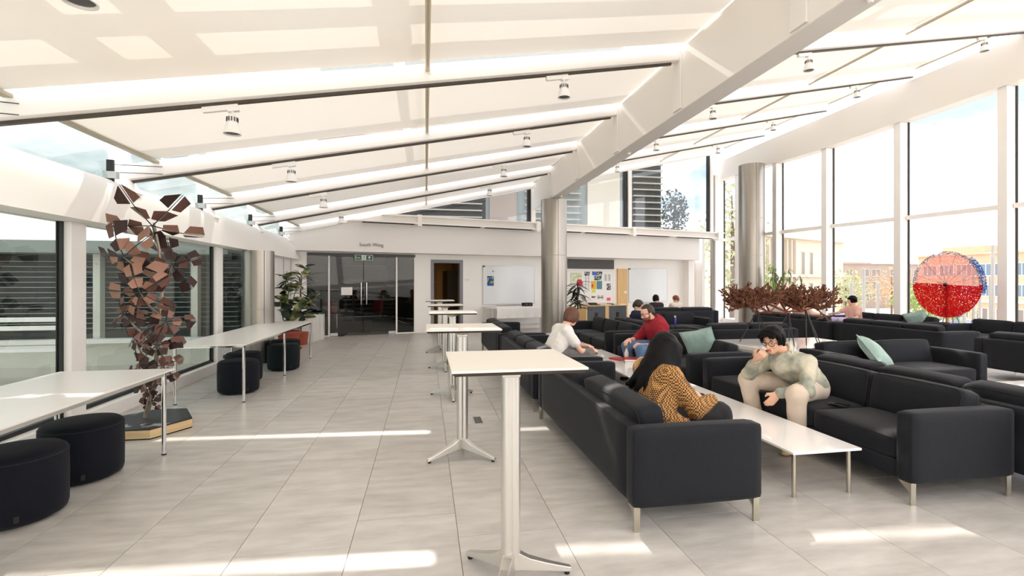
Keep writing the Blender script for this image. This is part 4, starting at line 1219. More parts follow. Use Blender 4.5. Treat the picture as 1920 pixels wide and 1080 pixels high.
for q in range(72):
    a = rp.uniform(0, 2 * PI); put_leaf(lq, r, (4.40, 13.66, rp.uniform(0.7, 1.5)), (math.cos(a), math.sin(a), rp.uniform(-0.2, 1.0)), 0, rp.uniform(0.7, 1.1))
fl = MB()
for i in range(6):
    a = 2 * PI * i / 6; fl.sphere((4.42 + 0.05 * math.cos(a), 13.5 + 0.02 * math.sin(a), 1.50 + 0.06 * math.sin(a)), 0.05, 8, 6, (1, .5, 1))
fl.build('flower', 'flower_red', r, smooth='all')
r = empty('weeping_fig', (11.0, 13.45, 0), 0, 'tall light green plant behind the coral sculpture', 'plant')
MB().lathe([(0.15, 0.0), (0.20, 0.34), (0.18, 0.34)], 20, (11.0, 13.45)).build('pot', 'plinth_black', r, smooth=True)
lg_ = leaf_mesh('leaf', 0.20, 0.05, 'leaf_green', 0.15, 0.3)
tw = MB(); tips = []
for i in range(16):
    a = 2 * PI * i / 16 + rp.uniform(-.2, .2); R_ = rp.uniform(0.2, 0.62); h = rp.uniform(1.1, 2.05)
    e = Vector((10.95 + R_ * math.cos(a), 13.4 + 0.6 * R_ * math.sin(a), h)); tips.append(e)
    tw.tube([(11.0, 13.45, 0.3), (11.0, 13.45, 0.7 + 0.3 * h / 2), e], [0.018, 0.012, 0.004], 6)
tw.build('twigs', 'bark', r, smooth=True)
for q in range(220):
    e = rp.choice(tips); t = rp.uniform(0.6, 1.05)
    p = Vector((11.0, 13.45, 0.95)).lerp(e, t) + Vector((rp.uniform(-.08, .08), rp.uniform(-.08, .08), rp.uniform(-.1, .06)))
    a = rp.uniform(0, 2 * PI); put_leaf(lg_, r, p, (math.cos(a) * .6, math.sin(a) * .6, rp.uniform(-1.3, 0.1)), 0, rp.uniform(0.6, 1.1))

# ================================================================== COPPER LEAF SCULPTURE
r = empty('leaf_sculpture', (-2.85, 5.58, 0.105), 0, 'tall sculpture of brown metal leaf plates on branching stems', 'sculpture')
ro = random.Random(5)
stars = [((-2.745, 5.50, 2.08), 0.45, (0.06, -0.72, -0.68), 0), ((-2.977, 5.45, 1.76), 0.36, (-0.30, -0.88, -0.30), 0), ((-2.794, 5.38, 1.40), 0.29, (0.1, -1.0, -0.25), 1), ((-2.62, 5.62, 1.68), 0.31, (0.60, -0.78, 0.1), 2),
         ((-3.00, 5.5, 1.17), 0.22, (-0.35, -0.9, 0.1), 2), ((-2.668, 5.6, 1.09), 0.29, (0.5, -0.7, 0.4), 0), ((-2.70, 5.48, 0.86), 0.22, (0.1, -1.0, 0.2), 2), ((-2.894, 5.5, 0.91), 0.20, (-0.6, -0.8, 0.1), 2),
         ((-2.70, 5.60, 0.63), 0.20, (0.4, -0.8, 0.1), 0), ((-2.86, 5.5, 0.60), 0.17, (-0.3, -0.9, 0.1), 2), ((-2.80, 5.55, 0.40), 0.16, (0.0, -1, 0.2), 2), ((-2.80, 5.60, 0.27), 0.11, (0.1, -1, 0.2), 2)]
trunk = [(-2.852, 5.58, 0.105), (-2.815, 5.60, 0.3), (-2.79, 5.62, 0.55), (-2.76, 5.64, 0.85), (-2.74, 5.64, 1.15), (-2.72, 5.65, 1.5), (-2.74, 5.62, 1.85), (-2.773, 5.585, 2.12)]
MB().tube(trunk, [0.022, 0.020, 0.020, 0.019, 0.018, 0.017, 0.015, 0.010], 10).build('main_stem', 'stem_metal', r, smooth=True)
tv = [Vector(p) for p in trunk]
mats = [['copper_brown', 'copper_brown', 'copper_light', 'copper_dark'], ['copper_light', 'copper_light', 'copper_brown'], ['copper_dark', 'copper_brown', 'copper_dark']]
count = 0
for ci, (C, R_, N_, mi) in enumerate(stars):
    C = Vector(C); N_ = Vector(N_).normalized()
    base = min(tv, key=lambda p: (p - C).length + (0.6 if p.z > C.z - 0.12 else 0))
    if ci: MB().tube([base, base.lerp(C, 0.55) + Vector((0, 0, -0.03)), C], [0.015, 0.012, 0.008], 8).build('branch', 'stem_metal', r, smooth=True)
    A_ = N_.cross(Vector((0, 0, 1)))
    if A_.length < 0.05: A_ = Vector((1, 0, 0))
    A_.normalize(); B_ = N_.cross(A_)
    narm = 5
    rods = MB(); ph = ro.uniform(0, 2 * PI)
    for i in range(narm):
        a = ph + 2 * PI * i / narm
        cup = 0.25
        def P_(rr, aa): return C + (A_ * math.cos(aa) + B_ * math.sin(aa)) * (rr * R_) - N_ * (cup * R_ * rr * rr)
        rods.tube([P_(0, a), P_(0.5, a), P_(1.0, a)], [0.006, 0.005, 0.003], 5)
        hw = PI / narm
        for side in (-1, 1):
            for r0, r1, w0, w1 in ((0.20, 0.52, 0.10, 0.92), (0.60, 1.0, 0.10, 0.60)):
                tilt = ro.uniform(-0.10, 0.22) * R_
                k0 = ro.uniform(-0.03, 0.03)
                q = [P_(r0, a + side * hw * w0), P_(r1, a + side * hw * w0 * r0 / r1), P_(r1 * ro.uniform(0.82, 1.02), a + side * hw * w1 * 0.80), P_(r0 * ro.uniform(1.0, 1.25), a + side * hw * w1)]
                q[2] += N_ * -tilt; q[3] += N_ * -tilt * 0.8
                th = N_ * 0.004
                c_ = sum(q, Vector()) / 4
                vs = [p - c_ for p in q] + [p - c_ + th for p in q]
                me = bpy.data.meshes.new('leaf_plate')
                me.from_pydata([tuple(p) for p in vs], [], [(0, 1, 2, 3), (7, 6, 5, 4), (0, 4, 5, 1), (1, 5, 6, 2), (2, 6, 7, 3), (3, 7, 4, 0)])
                me.materials.append(MATS[ro.choice(mats[mi])])
                o = link('leaf_plate', me, r); o.location = c_ - Vector((-2.85, 5.58, 0.105)); count += 1
    rods.build('star_rods', 'wire_dark', r)
pl = empty('hexagonal_plinth', (-2.8, 5.55, 0), 0, 'low six-sided black topped timber base under the leaf sculpture', 'plinth')
poly = [(-2.97, 5.16), (-2.59, 5.15), (-2.38, 5.51), (-2.61, 5.92), (-2.93, 5.94), (-3.27, 5.55)]
MB().prism(poly, 0.0, 0.012).build('foot', 'rubber_black', pl)
MB().prism(poly, 0.012, 0.090).build('timber_edge', 'plinth_wood', pl)
MB().prism(poly, 0.090, 0.105).build('top_sheet', 'plinth_black', pl)

# ================================================================== CORAL SCULPTURE
tb = empty('sculpture_plinth', (5.95, 6.9, 0), 0, 'wide low white plinth table carrying the coral sculpture', 'table')
MB().box(4.98, 6.98, 6.02, 7.72, 0.44, 0.50).build('table_top', 'gloss_white', tb, bevel=0.006)
MB().box(5.15, 6.8, 6.2, 7.55, 0.0, 0.44).build('plinth_body', 'white_paint', tb)
r = empty('coral_sculpture', (5.80, 7.10, 0.50), 0, 'rust brown coral-like sculpture on three thin tripods', 'sculpture')
rc = random.Random(21)
def coral(cx, cy, cz, spread, n, skew):
    m = MB(); knob = MB()
    def grow(p, d, L, rad, depth):
        q = p + d * L
        m.tube([p, q], [rad, rad * 0.85], 5)
        knob.sphere(q, rad * rc.uniform(1.3, 2.2), 5, 3)
        for _k in range(2): knob.sphere(p.lerp(q, rc.random()) + Vector((rc.uniform(-1, 1), rc.uniform(-1, 1), rc.uniform(-1, 1))) * rad * 1.6, rad * rc.uniform(0.8, 1.5), 5, 3)
        if depth == 0: return
        for _ in range(2 if depth > 1 else rc.choice((1, 2, 2))):
            nd = (d + Vector((rc.uniform(-.8, .8), rc.uniform(-.8, .8), rc.uniform(-.28, .75)))).normalized()
            grow(q, nd, L * rc.uniform(0.72, 0.95), rad * 0.84, depth - 1)
    for i in range(n):
        a = 2 * PI * i / n + rc.uniform(-.3, .3)
        d = Vector((math.cos(a) * spread, math.sin(a) * 0.7, rc.uniform(-0.05, 0.62))).normalized()
        grow(Vector((cx + 0.05 * math.cos(a), cy, cz)), d, rc.uniform(0.09, 0.135), 0.016, 5)
    m.v += []; m.add(knob.v, knob.f)
    return m
tag(coral(5.28, 7.1, 1.10, 1.3, 20, 0).build('coral_cluster', 'rust_coral', r), kind='stuff')
tag(coral(6.25, 7.1, 1.10, 1.3, 24, 0).build('coral_cluster', 'rust_coral', r), kind='stuff')
lat = MB(); pts = []
for i in range(9):
    x = 5.15 + i * 0.15
    pts.append(Vector((x, 7.0 + (0.12 if i % 2 else -0.1), 0.98 + 0.05 * rc.random() + (0.10 if i in (0, 8) else 0))))
    pts.append(Vector((x + 0.05, 7.2 + (0.1 if i % 2 else -0.1), 1.14 + 0.08 * rc.random())))
for i in range(len(pts)):
    for j in range(i + 1, min(i + 4, len(pts))): lat.tube([pts[i], pts[j]], 0.010, 6)
lat.build('lattice_frame', 'rust_frame', r, smooth=True)
for top, feet in (((5.36, 7.10, 1.04), ((5.20, 7.33, .5), (5.42, 6.85, .5), (5.62, 7.35, .5))), ((5.90, 7.05, 1.0), ((5.71, 6.70, .5), (5.95, 7.45, .5), (6.12, 7.30, .5))), ((6.22, 7.05, 1.04), ((5.96, 6.74, .5), (6.23, 6.80, .5), (6.50, 7.06, .5)))):
    for ft in feet: MB().tube([top, ft], [0.012, 0.007], 6).build('tripod_leg', 'wire_dark', r, smooth=True)

# ================================================================== RED DISC
r = empty('disc_screen', (11.92, 9.30, 0), 0, 'round perforated disc, half pink half red, on a wooden pole by the window', 'screen')
def sector(a0, a1, R0, R1, x, z, y, t=0.006, n=40):
    m = MB()
    for i in range(n + 1):
        a = a0 + (a1 - a0) * i / n
        for rr in (R0, R1):
            for dx in (-t / 2, t / 2): m.v.append((x + dx, y + rr * math.cos(a), z + rr * math.sin(a)))
    for i in range(n):
        o = 4 * i
        m.f += [(o, o + 4, o + 6, o + 2), (o + 1, o + 3, o + 7, o + 5), (o + 2, o + 6, o + 7, o + 3), (o, o + 1, o + 5, o + 4)]
    return m
sector(0.06, PI + 0.06, 0.0, 0.70, 11.92, 1.46, 9.30).build('pink_half', 'disc_pink', r)
sector(PI + 0.06, 2 * PI + 0.06, 0.0, 0.70, 11.92, 1.46, 9.30).build('red_half', 'disc_red', r)
sector(0, PI, 0.70, 0.77, 11.92, 1.46, 9.30).build('grey_rim', 'disc_rim', r)
sector(PI, 2 * PI, 0.70, 0.77, 11.92, 1.46, 9.30).build('red_rim', 'disc_red', r)
sector(PI - 0.9, PI + 0.25, 0.70, 0.80, 11.95, 1.46, 9.28).build('blue_rim', 'disc_blue', r)
for i in range(12):
    a = 0.3 + 2 * PI * i / 12
    MB().tube([(11.935, 9.30, 1.46), (11.935, 9.30 + 0.72 * math.cos(a), 1.46 + 0.72 * math.sin(a))], 0.004, 5).build('spoke', 'wire_dark', r)
MB().tube([(11.97, 9.30, 0.0), (11.97, 9.30, 1.46)], 0.035, 12).build('pole', 'pole_wood', r, smooth=True)
MB().sphere((11.90, 9.30, 1.46), 0.035, 10, 8).build('hub', 'wire_dark', r, smooth='all')
MB().lathe([(0.22, 0), (0.22, 0.03)], 20, (11.97, 9.30)).build('pole_foot', 'lamp_dark', r)

# ================================================================== SMALL THINGS ON FURNITURE
def cushion(loc, rot, label):
    o = empty('cushion', loc, 0, label, 'cushion', 'pale teal scatter cushions')
    n = 14; vs, fs = [], []
    for side in (1, -1):
        for i in range(n + 1):
            for j in range(n + 1):
                u, v = -1 + 2 * i / n, -1 + 2 * j / n
                pin = 1 - 0.10 * ((1 - u * u) * abs(v) ** 3 * 0 + (1 - v * v) * 0)
                ex, ez = u * (1 - 0.09 * (1 - v * v) * abs(u) ** 4 * 0.9), v * (1 - 0.09 * (1 - u * u) * abs(v) ** 4 * 0.9)
                vs.append((0.225 * ex, side * 0.085 * ((1 - u ** 4) * (1 - v ** 4)) ** 0.7, 0.225 * ez))
    o0 = (n + 1) ** 2
    for i in range(n):
        for j in range(n):
            q = i * (n + 1) + j
            fs.append((q, q + 1, q + n + 2, q + n + 1)); fs.append((o0 + q, o0 + q + n + 1, o0 + q + n + 2, o0 + q + 1))
    me = bpy.data.meshes.new('cover'); me.from_pydata(vs, [], fs); me.update()
    me.polygons.foreach_set('use_smooth', [True] * len(me.polygons)); me.materials.append(MATS['cushion_teal'])
    c = link('cover', me, o); c.rotation_euler = rot
    ring = [(-.222, 0, -.222), (0, 0, -.204), (.222, 0, -.222), (.204, 0, 0), (.222, 0, .222), (0, 0, .204), (-.222, 0, .222), (-.204, 0, 0), (-.222, 0, -.222)]
    link('piping', MB().tube(ring, 0.006, 5).mesh('piping', 'cushion_teal'), c)
cushion((3.70, 6.05, 0.655), (-0.35, 0.25, 2.25), 'pale teal cushion behind the dark-haired woman, on red hoodie man\'s sofa')
cushion((5.66, 5.26, 0.60), (-0.75, 0.35, 0.35), 'pale teal cushion on the two-seat sofa')
cushion((11.20, 9.35, 0.62), (-0.3, 0.3, 1.9), 'small teal cushion on the window sofa left of red disc')

def book(x, y, z, w, d, h, rz, mat, label):
    r = empty('book', (x, y, z), rz, label, 'book', 'books on the coffee tables')
    c = MB(); c.box(-w, w, -d, d, 0, 0.003); c.box(-w, w, -d, d, h - 0.003, h); c.box(-w, -w + 0.003, -d, d, 0, h)
    c.build('cover', mat, r, world=False); MB().box(-w + .004, w - .004, -d + .004, d - .004, 0.003, h - 0.003).build('pages', 'paper_white', r, world=False)
book(2.90, 6.95, 0.33, 0.09, 0.13, 0.022, 0.4, 'book_red', 'red book lying open edge on the second coffee table')
book(2.97, 6.68, 0.33, 0.10, 0.14, 0.03, -0.3, 'book_green', 'pale patterned book, lower one, on the second coffee table')
book(2.97, 6.68, 0.361, 0.10, 0.14, 0.03, -0.35, 'book_red', 'red and white book lying on top of the pale one')
book(2.62, 7.15, 0.33, 0.11, 0.15, 0.006, 0.1, 'book_green', 'thin pale green booklet near the white T-shirt person\'s hands')
book(2.70, 8.75, 0.33, 0.10, 0.14, 0.05, 0.2, 'book_green', 'green book pile on the farthest coffee table')
r = empty('bottle', (2.97, 6.84, 0.33), 0, 'clear bottle with a pale label before the red hoodie man', 'bottle')
MB().lathe([(0.030, 0), (0.033, 0.02), (0.033, 0.12), (0.015, 0.16), (0.015, 0.18)], 16, (2.97, 6.84)).build('bottle_body', 'bottle_clear', r, smooth=True, world=True)
for p in r.children: p.location = (0, 0, 0.33)
MB().lathe([(0.017, 0.51), (0.017, 0.535)], 12, (2.97, 6.84)).build('cap', 'orange_lid', r)
r = empty('flask', (6.15, 11.20, 0.44), 0, 'purple drinking flask with white cap on a far sofa', 'flask')
MB().lathe([(0.035, 0.44), (0.037, 0.46), (0.037, 0.60), (0.022, 0.63)], 16, (6.15, 11.20)).build('flask_body', 'bottle_purple', r, smooth=True)
MB().lathe([(0.022, 0.63), (0.022, 0.67)], 12, (6.15, 11.20)).build('cap', 'paper_white', r)
r = empty('phone', (3.50, 3.60, 0.449), 0.5, 'black mobile phone lying on the sofa seat', 'phone')
MB().box(-0.036, 0.036, -0.075, 0.075, 0, 0.008).build('body', 'phone_black', r, bevel=0.003, world=False)
MB().box(-0.012, 0.026, 0.03, 0.065, 0.008, 0.010).build('camera_bump', 'lamp_dark', r, world=False)
for i, (x, y, rz, mat, lab) in enumerate(((2.72, 4.20, 1.35, 'pen_red', 'red marker pen on the nearest coffee table'), (2.74, 4.27, 1.25, 'pen_blue', 'blue marker pen on the nearest coffee table'), (2.66, 4.13, 1.45, 'phone_black', 'black marker pen on the nearest coffee table'), (2.60, 4.25, 1.2, 'leaf_dark', 'dark green marker pen on the nearest coffee table'))):
    r = empty('marker_pen', (x, y, 0.33), rz - PI / 2, lab, 'pen', 'marker pens on the coffee table')
    MB().tube([(-0.07, 0, 0.011), (0.035, 0, 0.011)], 0.011, 10).build('barrel', mat, r, smooth=True, world=False)
    MB().tube([(0.035, 0, 0.011), (0.075, 0, 0.011)], 0.0115, 10).build('cap', mat, r, smooth=True, world=False)
# ================================================================== OUTDOORS
def polar(t, d, z=0.0):
    """point at bearing t (tangent from the room's view axis) and depth d, in room coordinates"""
    c, s = 0.98438, 0.17602
    X = t * d
    return Vector((X * c + d * s, -X * s + d * c, z))
g_ = MB()
g_.add([(12.95, -30, -0.20), (22, -30, -0.35), (60, -40, -4.8), (260, -60, -5.0), (260, 200, -5.0), (60, 160, -4.8), (22, 90, -0.35), (12.95, 60, -0.20)],
       [(0, 1, 6, 7), (1, 2, 5, 6), (2, 3, 4, 5)])
tag(g_.build('ground', 'paving'), kind='structure')
gl = MB().add([(-60, -20, -0.08), (-3.66, -20, -0.08), (-3.66, 30, -0.08), (-60, 30, -0.08)], [(0, 1, 2, 3)])
tag(gl.build('courtyard_ground', 'paving'), kind='structure')

def block(name, p0, p1, depth, z0, z1, mat, label, cat='building'):
    """facade from p0 to p1 (ground points, left to right as seen), extruded away from the room"""
    p0 = Vector((p0[0], p0[1], 0)); p1 = Vector((p1[0], p1[1], 0))
    u = (p1 - p0).normalized(); n = Vector((-u.y, u.x, 0))
    if n.dot(p0) < 0: n = -n
    rz = math.atan2(u.y, u.x)
    r = empty(name, (p0.x, p0.y, z0), rz, label, cat)
    sgn = 1 if n.dot(Vector((-u.y, u.x, 0))) > 0 else -1
    L = (p1 - p0).length
    y0, y1 = (0, depth * sgn) if sgn > 0 else (depth * sgn, 0)
    MB().box(0, L, y0, y1, 0, z1 - z0).build('wall', mat, r, world=False)
    return r, L, sgn
def win(r, x0, x1, z0, z1, sgn, glassm='window_blue', frame='window_frame_white', cols=2):
    y = -0.06 * sgn; a, b = min(y, 0), max(y, 0)
    f = MB(); t = 0.10
    f.box(x0, x1, a, b, z0, z0 + t); f.box(x0, x1, a, b, z1 - t, z1); f.box(x0, x0 + t, a, b, z0, z1); f.box(x1 - t, x1, a, b, z0, z1)
    for i in range(1, cols): xc = x0 + (x1 - x0) * i / cols; f.box(xc - t / 2, xc + t / 2, a, b, z0, z1)
    w = f.build('window', frame, r, world=False)
    yy = -0.03 * sgn; a, b = min(yy, 0), max(yy, 0)
    MB().box(x0 + .02, x1 - .02, a, b, z0 + .02, z1 - .02).build('pane', glassm, w, world=False)

# pale stone building with tall fins, seen beside the steel column
p0, p1 = polar(0.50, 62), polar(0.685, 74)
r, L, s = block('stone_building', p0, p1, 14, -5, 9.3, 'stone_pale', 'pale stone building with tall window slots left of the first mullion')
for i in range(9):
    x = 0.6 + i * 1.05
    MB().box(x, x + 0.22, -0.5, 0, 3.2, 12.3).build('fin', 'stone_pale', r, world=False)
    win(r, x + 0.35, x + 0.92, 3.6, 7.2, s, 'window_dark', 'stone_pale', 1); win(r, x + 0.35, x + 0.92, 7.8, 11.6, s, 'window_dark', 'stone_pale', 1)
for x in (11.2, 13.4):
    for z in (3.2, 7.6): win(r, x, x + 0.95, z, z + 3.3, s, 'window_dark', 'stone_pale', 1)
MB().box(-0.3, L, -0.8, 2, 12.5, 13.1).build('cornice', 'stone_pale', r, world=False)
MB().box(0, L, -0.6, 1, 7.3, 7.65).build('string_course', 'stone_pale', r, world=False)

p0, p1 = polar(0.655, 118), polar(0.845, 122)
r, L, s = block('brick_building', p0, p1, 20, -7, 6.0, 'brick_brown', 'grey-brown flat roofed block with rows of small windows')
r2v = [(0.06, 1), (0.18, 1), (0.34, 2), (0.46, 2), (0.66, 2), (0.80, 2), (0.92, 2)]
for q, c in r2v:
    for z in (3.9, 6.9, 10.0):
        x = q * L; win(r, x, x + 1.5 + 0.5 * c, z, z + 1.9, s, 'window_dark', 'stone_pale', 2)
MB().box(-0.3, L * 0.45, -0.2, 6, 13, 13.5).build('parapet', 'brick_brown', r, world=False); MB().box(L * 0.45, L, -0.2, 6, 13, 13.2).build('parapet', 'brick_brown', r, world=False)

p0, p1 = polar(0.84, 92), polar(1.16, 70)
r, L, s = block('tan_building', p0, p1, 16, -6, 6.3, 'brick_tan', 'tan brick building with blue-grey window bands behind the red disc')
for i in range(13):
    x = 1.0 + i * 2.9
    if x + 2.4 > L: break
    win(r, x, x + 2.5, 8.6, 10.7, s, 'window_blue', 'window_frame_white', 3); win(r, x, x + 2.5, 5.2, 7.2, s, 'window_blue', 'window_frame_white', 3)
    win(r, x + 0.2, x + 2.0, 0.9, 3.3, s, 'window_dark', 'window_frame_white', 2)
MB().box(0, L, -0.4, 0, 4.2, 4.6).build('string_course', 'window_frame_white', r, world=False)
MB().box(-0.3, L + .3, -0.5, 3, 12.3, 12.6).build('parapet', 'brick_tan', r, world=False)
MB().box(2.0, 9.0, 3, 9, 12.3, 14.0).build('plant_room', 'brick_tan', r, world=False)
MB().tube([(12.5, 2, 12.3), (12.5, 2, 16)], 0.16, 8).build('flue', 'pole_grey', r, world=False)

rt = random.Random(4)
def tree(pos, h, rad, mat, label, name='tree', n=900, leaf=0.16, bare=0.3):
    r = empty(name, pos, 0, label, 'tree', 'trees outside')
    MB().tube([(0, 0, 0), (0.05, 0, h * 0.55), (0, 0, h * 0.85)], [0.07 * h / 4, 0.05 * h / 4, 0.02], 7).build('trunk', 'bark', r, smooth=True, world=False)
    vs, fs = [], []
    for i in range(n):
        a = rt.uniform(0, 2 * PI); u = rt.uniform(-1, 1); q = rt.random() ** 0.45
        c = Vector((rad * q * math.sqrt(1 - u * u) * math.cos(a), rad * q * math.sqrt(1 - u * u) * math.sin(a), h * (bare + (1 - bare) / 2) + (h * (1 - bare) / 2) * q * u))
        d = Vector((rt.gauss(0, 1), rt.gauss(0, 1), rt.gauss(0, 1))).normalized(); e = d.cross(Vector((rt.gauss(0, 1), rt.gauss(0, 1), rt.gauss(0, 1)))).normalized()
        o = len(vs); s_ = leaf * rt.uniform(0.6, 1.3)
        vs += [tuple(c - d * s_), tuple(c + e * s_ * .5), tuple(c + d * s_), tuple(c - e * s_ * .5)]; fs.append((o, o + 1, o + 2, o + 3))
    me = bpy.data.meshes.new('crown'); me.from_pydata(vs, [], fs); me.materials.append(MATS[mat])
    tag(link('crown', me, r), kind='stuff')
tree(polar(0.690, 40, -2.4), 5.0, 1.9, 'tree_leaf_pale', 'pale green tree at the left foot of the brown block')
tree(polar(0.785, 34, -1.6), 4.2, 1.4, 'tree_autumn', 'orange-tinted small tree just left of the second mullion', n=500, leaf=0.10)
tree(polar(0.86, 24, -0.6), 2.2, 1.6, 'tree_leaf', 'leafy green shrub below left of the red disc', 'shrub', n=600, leaf=0.12, bare=0.05)
tree(polar(0.912, 30, -1.1), 1.9, 1.3, 'tree_leaf_pale', 'pale shrub below right of the red disc', 'shrub', n=500, leaf=0.10, bare=0.05)
tree(polar(0.455, 24, -0.5), 7.5, 1.7, 'tree_leaf_pale', 'tall pale tree seen through the corner glazing', n=1100, leaf=0.13, bare=0.1)
tree(polar(0.500, 30, -0.7), 4.0, 1.5, 'tree_leaf', 'green tree behind the corner glazing, lower one', n=700, leaf=0.14, bare=0.1)
tree(polar(0.335, 36, -0.5), 9.0, 1.1, 'leaf_dark', 'dark tree top seen through the upper back window', n=700, leaf=0.16, bare=0.55)
def car(pos, rz, mat, label):
    r = empty('parked_car', pos, rz, label, 'car', 'parked cars')
    b = MB().hexa([(-2.1, -.85, .25), (2.1, -.85, .25), (2.1, .85, .25), (-2.1, .85, .25)], [(-2.1, -.85, .85), (2.0, -.85, .85), (2.0, .85, .85), (-2.1, .85, .85)]); b.build('body', mat, r, bevel=0.12, smooth=True, world=False)
    MB().hexa([(-1.6, -.8, .85), (1.1, -.8, .85), (1.1, .8, .85), (-1.6, .8, .85)], [(-1.2, -.65, 1.42), (.5, -.65, 1.42), (.5, .65, 1.42), (-1.2, .65, 1.42)]).build('cabin', 'window_blue', r, bevel=0.05, world=False)
    for x in (-1.3, 1.3):
        for y in (-.8, .8): MB().tube([(x, y - .1, .32), (x, y + .1, .32)], 0.32, 14).build('wheel', 'rubber_black', r, world=False)
car(polar(0.862, 40, -2.4), 0.5, 'car_white', 'white parked car below left of the red disc')
car(polar(0.915, 44, -2.8), 0.4, 'car_blue', 'blue parked car below right of the red disc')
car(polar(0.70, 66, -4.6), 0.6, 'car_white', 'white parked car behind the pink-topped person')
r = empty('hoarding', polar(0.722, 45, -2.9), -0.6, 'low pale blue hoarding outside behind the pink-topped person', 'fence')
for i in range(6): MB().box(-3.3 + i * 1.1, -2.22 + i * 1.1, 0, 0.06, 0, 1.5).build('panel', 'hoarding_blue' if i < 4 else 'lamp_dark', r, world=False)
for i, t in enumerate((0.703, 0.728, 0.757, 0.936, 0.955, 0.968, 0.995, 0.99)):
    p = polar(t, 22 + 1.5 * (i % 3), -0.4)
    r = empty('bollard_post', p, 0, ['grey post outside, leftmost', 'grey post outside near the pink-topped person', 'grey post outside just left of second mullion', 'grey post outside under the right rim of the disc', 'thin grey post outside right of the disc', 'grey post outside, second right of the disc', 'tallest grey post outside before the tan building', 'grey post outside beside the third mullion'][i], 'post', 'grey posts outside')
    h = 1.9 + 0.7 * (i % 2) if i < 3 else (2.4, 2.9, 2.6, 3.6, 2.2)[i - 3]
    MB().lathe([(0.07, 0), (0.07, h), (0.03, h + 0.02)], 10).build('post', 'pole_grey', r, smooth=True, world=False)
    MB().lathe([(0.11, 0), (0.11, 0.05)], 10).build('base_plate', 'lamp_dark', r, world=False)
r = empty('garden_chair', polar(0.908, 20, -0.32), 0.4, 'dark round-backed chair outside below the red disc', 'chair')
MB().lathe([(0.30, 0.40), (0.36, 0.46), (0.40, 0.80), (0.38, 0.82), (0.33, 0.47), (0.0, 0.44)], 16).build('shell', 'lamp_dark', r, smooth=True, world=False)
for a in range(4): MB().tube([(.2 * math.cos(a * PI / 2), .2 * math.sin(a * PI / 2), .42), (.3 * math.cos(a * PI / 2), .3 * math.sin(a * PI / 2), 0)], 0.02, 6).build('leg', 'lamp_dark', r, world=False)

# south wing upper storeys behind the back wall
r = empty('south_wing', (0, 24.5, 0), 0, 'tall neighbouring wing with louvred windows behind the upper back glazing', 'building')
MB().box(-5, 10.4, 24.5, 38, 2.9, 15.2).build('wall', 'facade_grey', r)
MB().box(-5, 12.8, 22.6, 24.5, 8.2, 8.7).build('eaves_soffit', 'brick_brown', r)
MB().box(-2.4, 3.0, 24.41, 24.5, 2.95, 8.2).build('panel', 'louvre_dark', r)
for x0, x1 in ((-2.2, 2.8), (5.0, 8.0), (10.9, 12.6)):
    for i in range(14): MB().box(x0, x1, 24.20, 24.40, 3.4 + i * 0.34, 3.46 + i * 0.34).build('louvre', 'louvre_pale', r)
MB().box(10.9, 12.6, 24.45, 26, 2.9, 8.2).build('stair_tower', 'louvre_dark', r)
MB().box(3.2, 4.6, 24.35, 24.5, 3.2, 8.2).build('panel', 'brick_brown', r); MB().box(8.4, 10.2, 24.35, 24.5, 3.2, 8.2).build('panel', 'stone_pale', r)

# courtyard wing outside the left windows
r = empty('courtyard_wing', (-9, 10.4, -0.08), 0, 'low wing with dark louvred glazing across the courtyard outside left', 'building')
MB().box(-18, -3.78, 10.4, 11.0, -0.08, 0.38).build('plinth_wall', 'band_white', r)
MB().box(-18, -3.78, 10.9, 11.0, 0.38, 2.05).build('glazing', 'facade_dark', r)
MB().box(-18, -3.78, 10.2, 11.0, 2.05, 2.28).build('roof_edge', 'facade_grey', r)
for i in range(14): MB().box(-18, -3.78, 10.72, 10.88, 0.60 + i * 0.10, 0.615 + i * 0.10).build('louvre', 'facade_grey', r)
for x in (-4.5, -6.2, -8.1, -9.9): MB().box(x - 0.06, x + 0.06, 10.5, 10.65, 0.38, 2.05).build('post', 'band_white', r)
MB().box(-18, -3.78, 10.25, 10.45, 0.36, 0.44).build('sill', 'white_paint', r)
b = empty('courtyard_bench', (-9, 8.6, -0.08), 0, 'white double-railed barrier across the courtyard outside the left window', 'barrier')
for z in (0.90, 0.77): MB().box(-15, -5.5, 8.55, 8.62, z, z + 0.065).build('rail', 'white_paint', b)
for x in (-14, -11, -8.0): MB().box(x, x + 0.06, 8.63, 8.69, -0.08, 0.96).build('post', 'white_paint', b)
MB().box(-15, -5.7, 8.7, 9.1, 0.42, 0.47).build('shelf', 'white_paint', b)
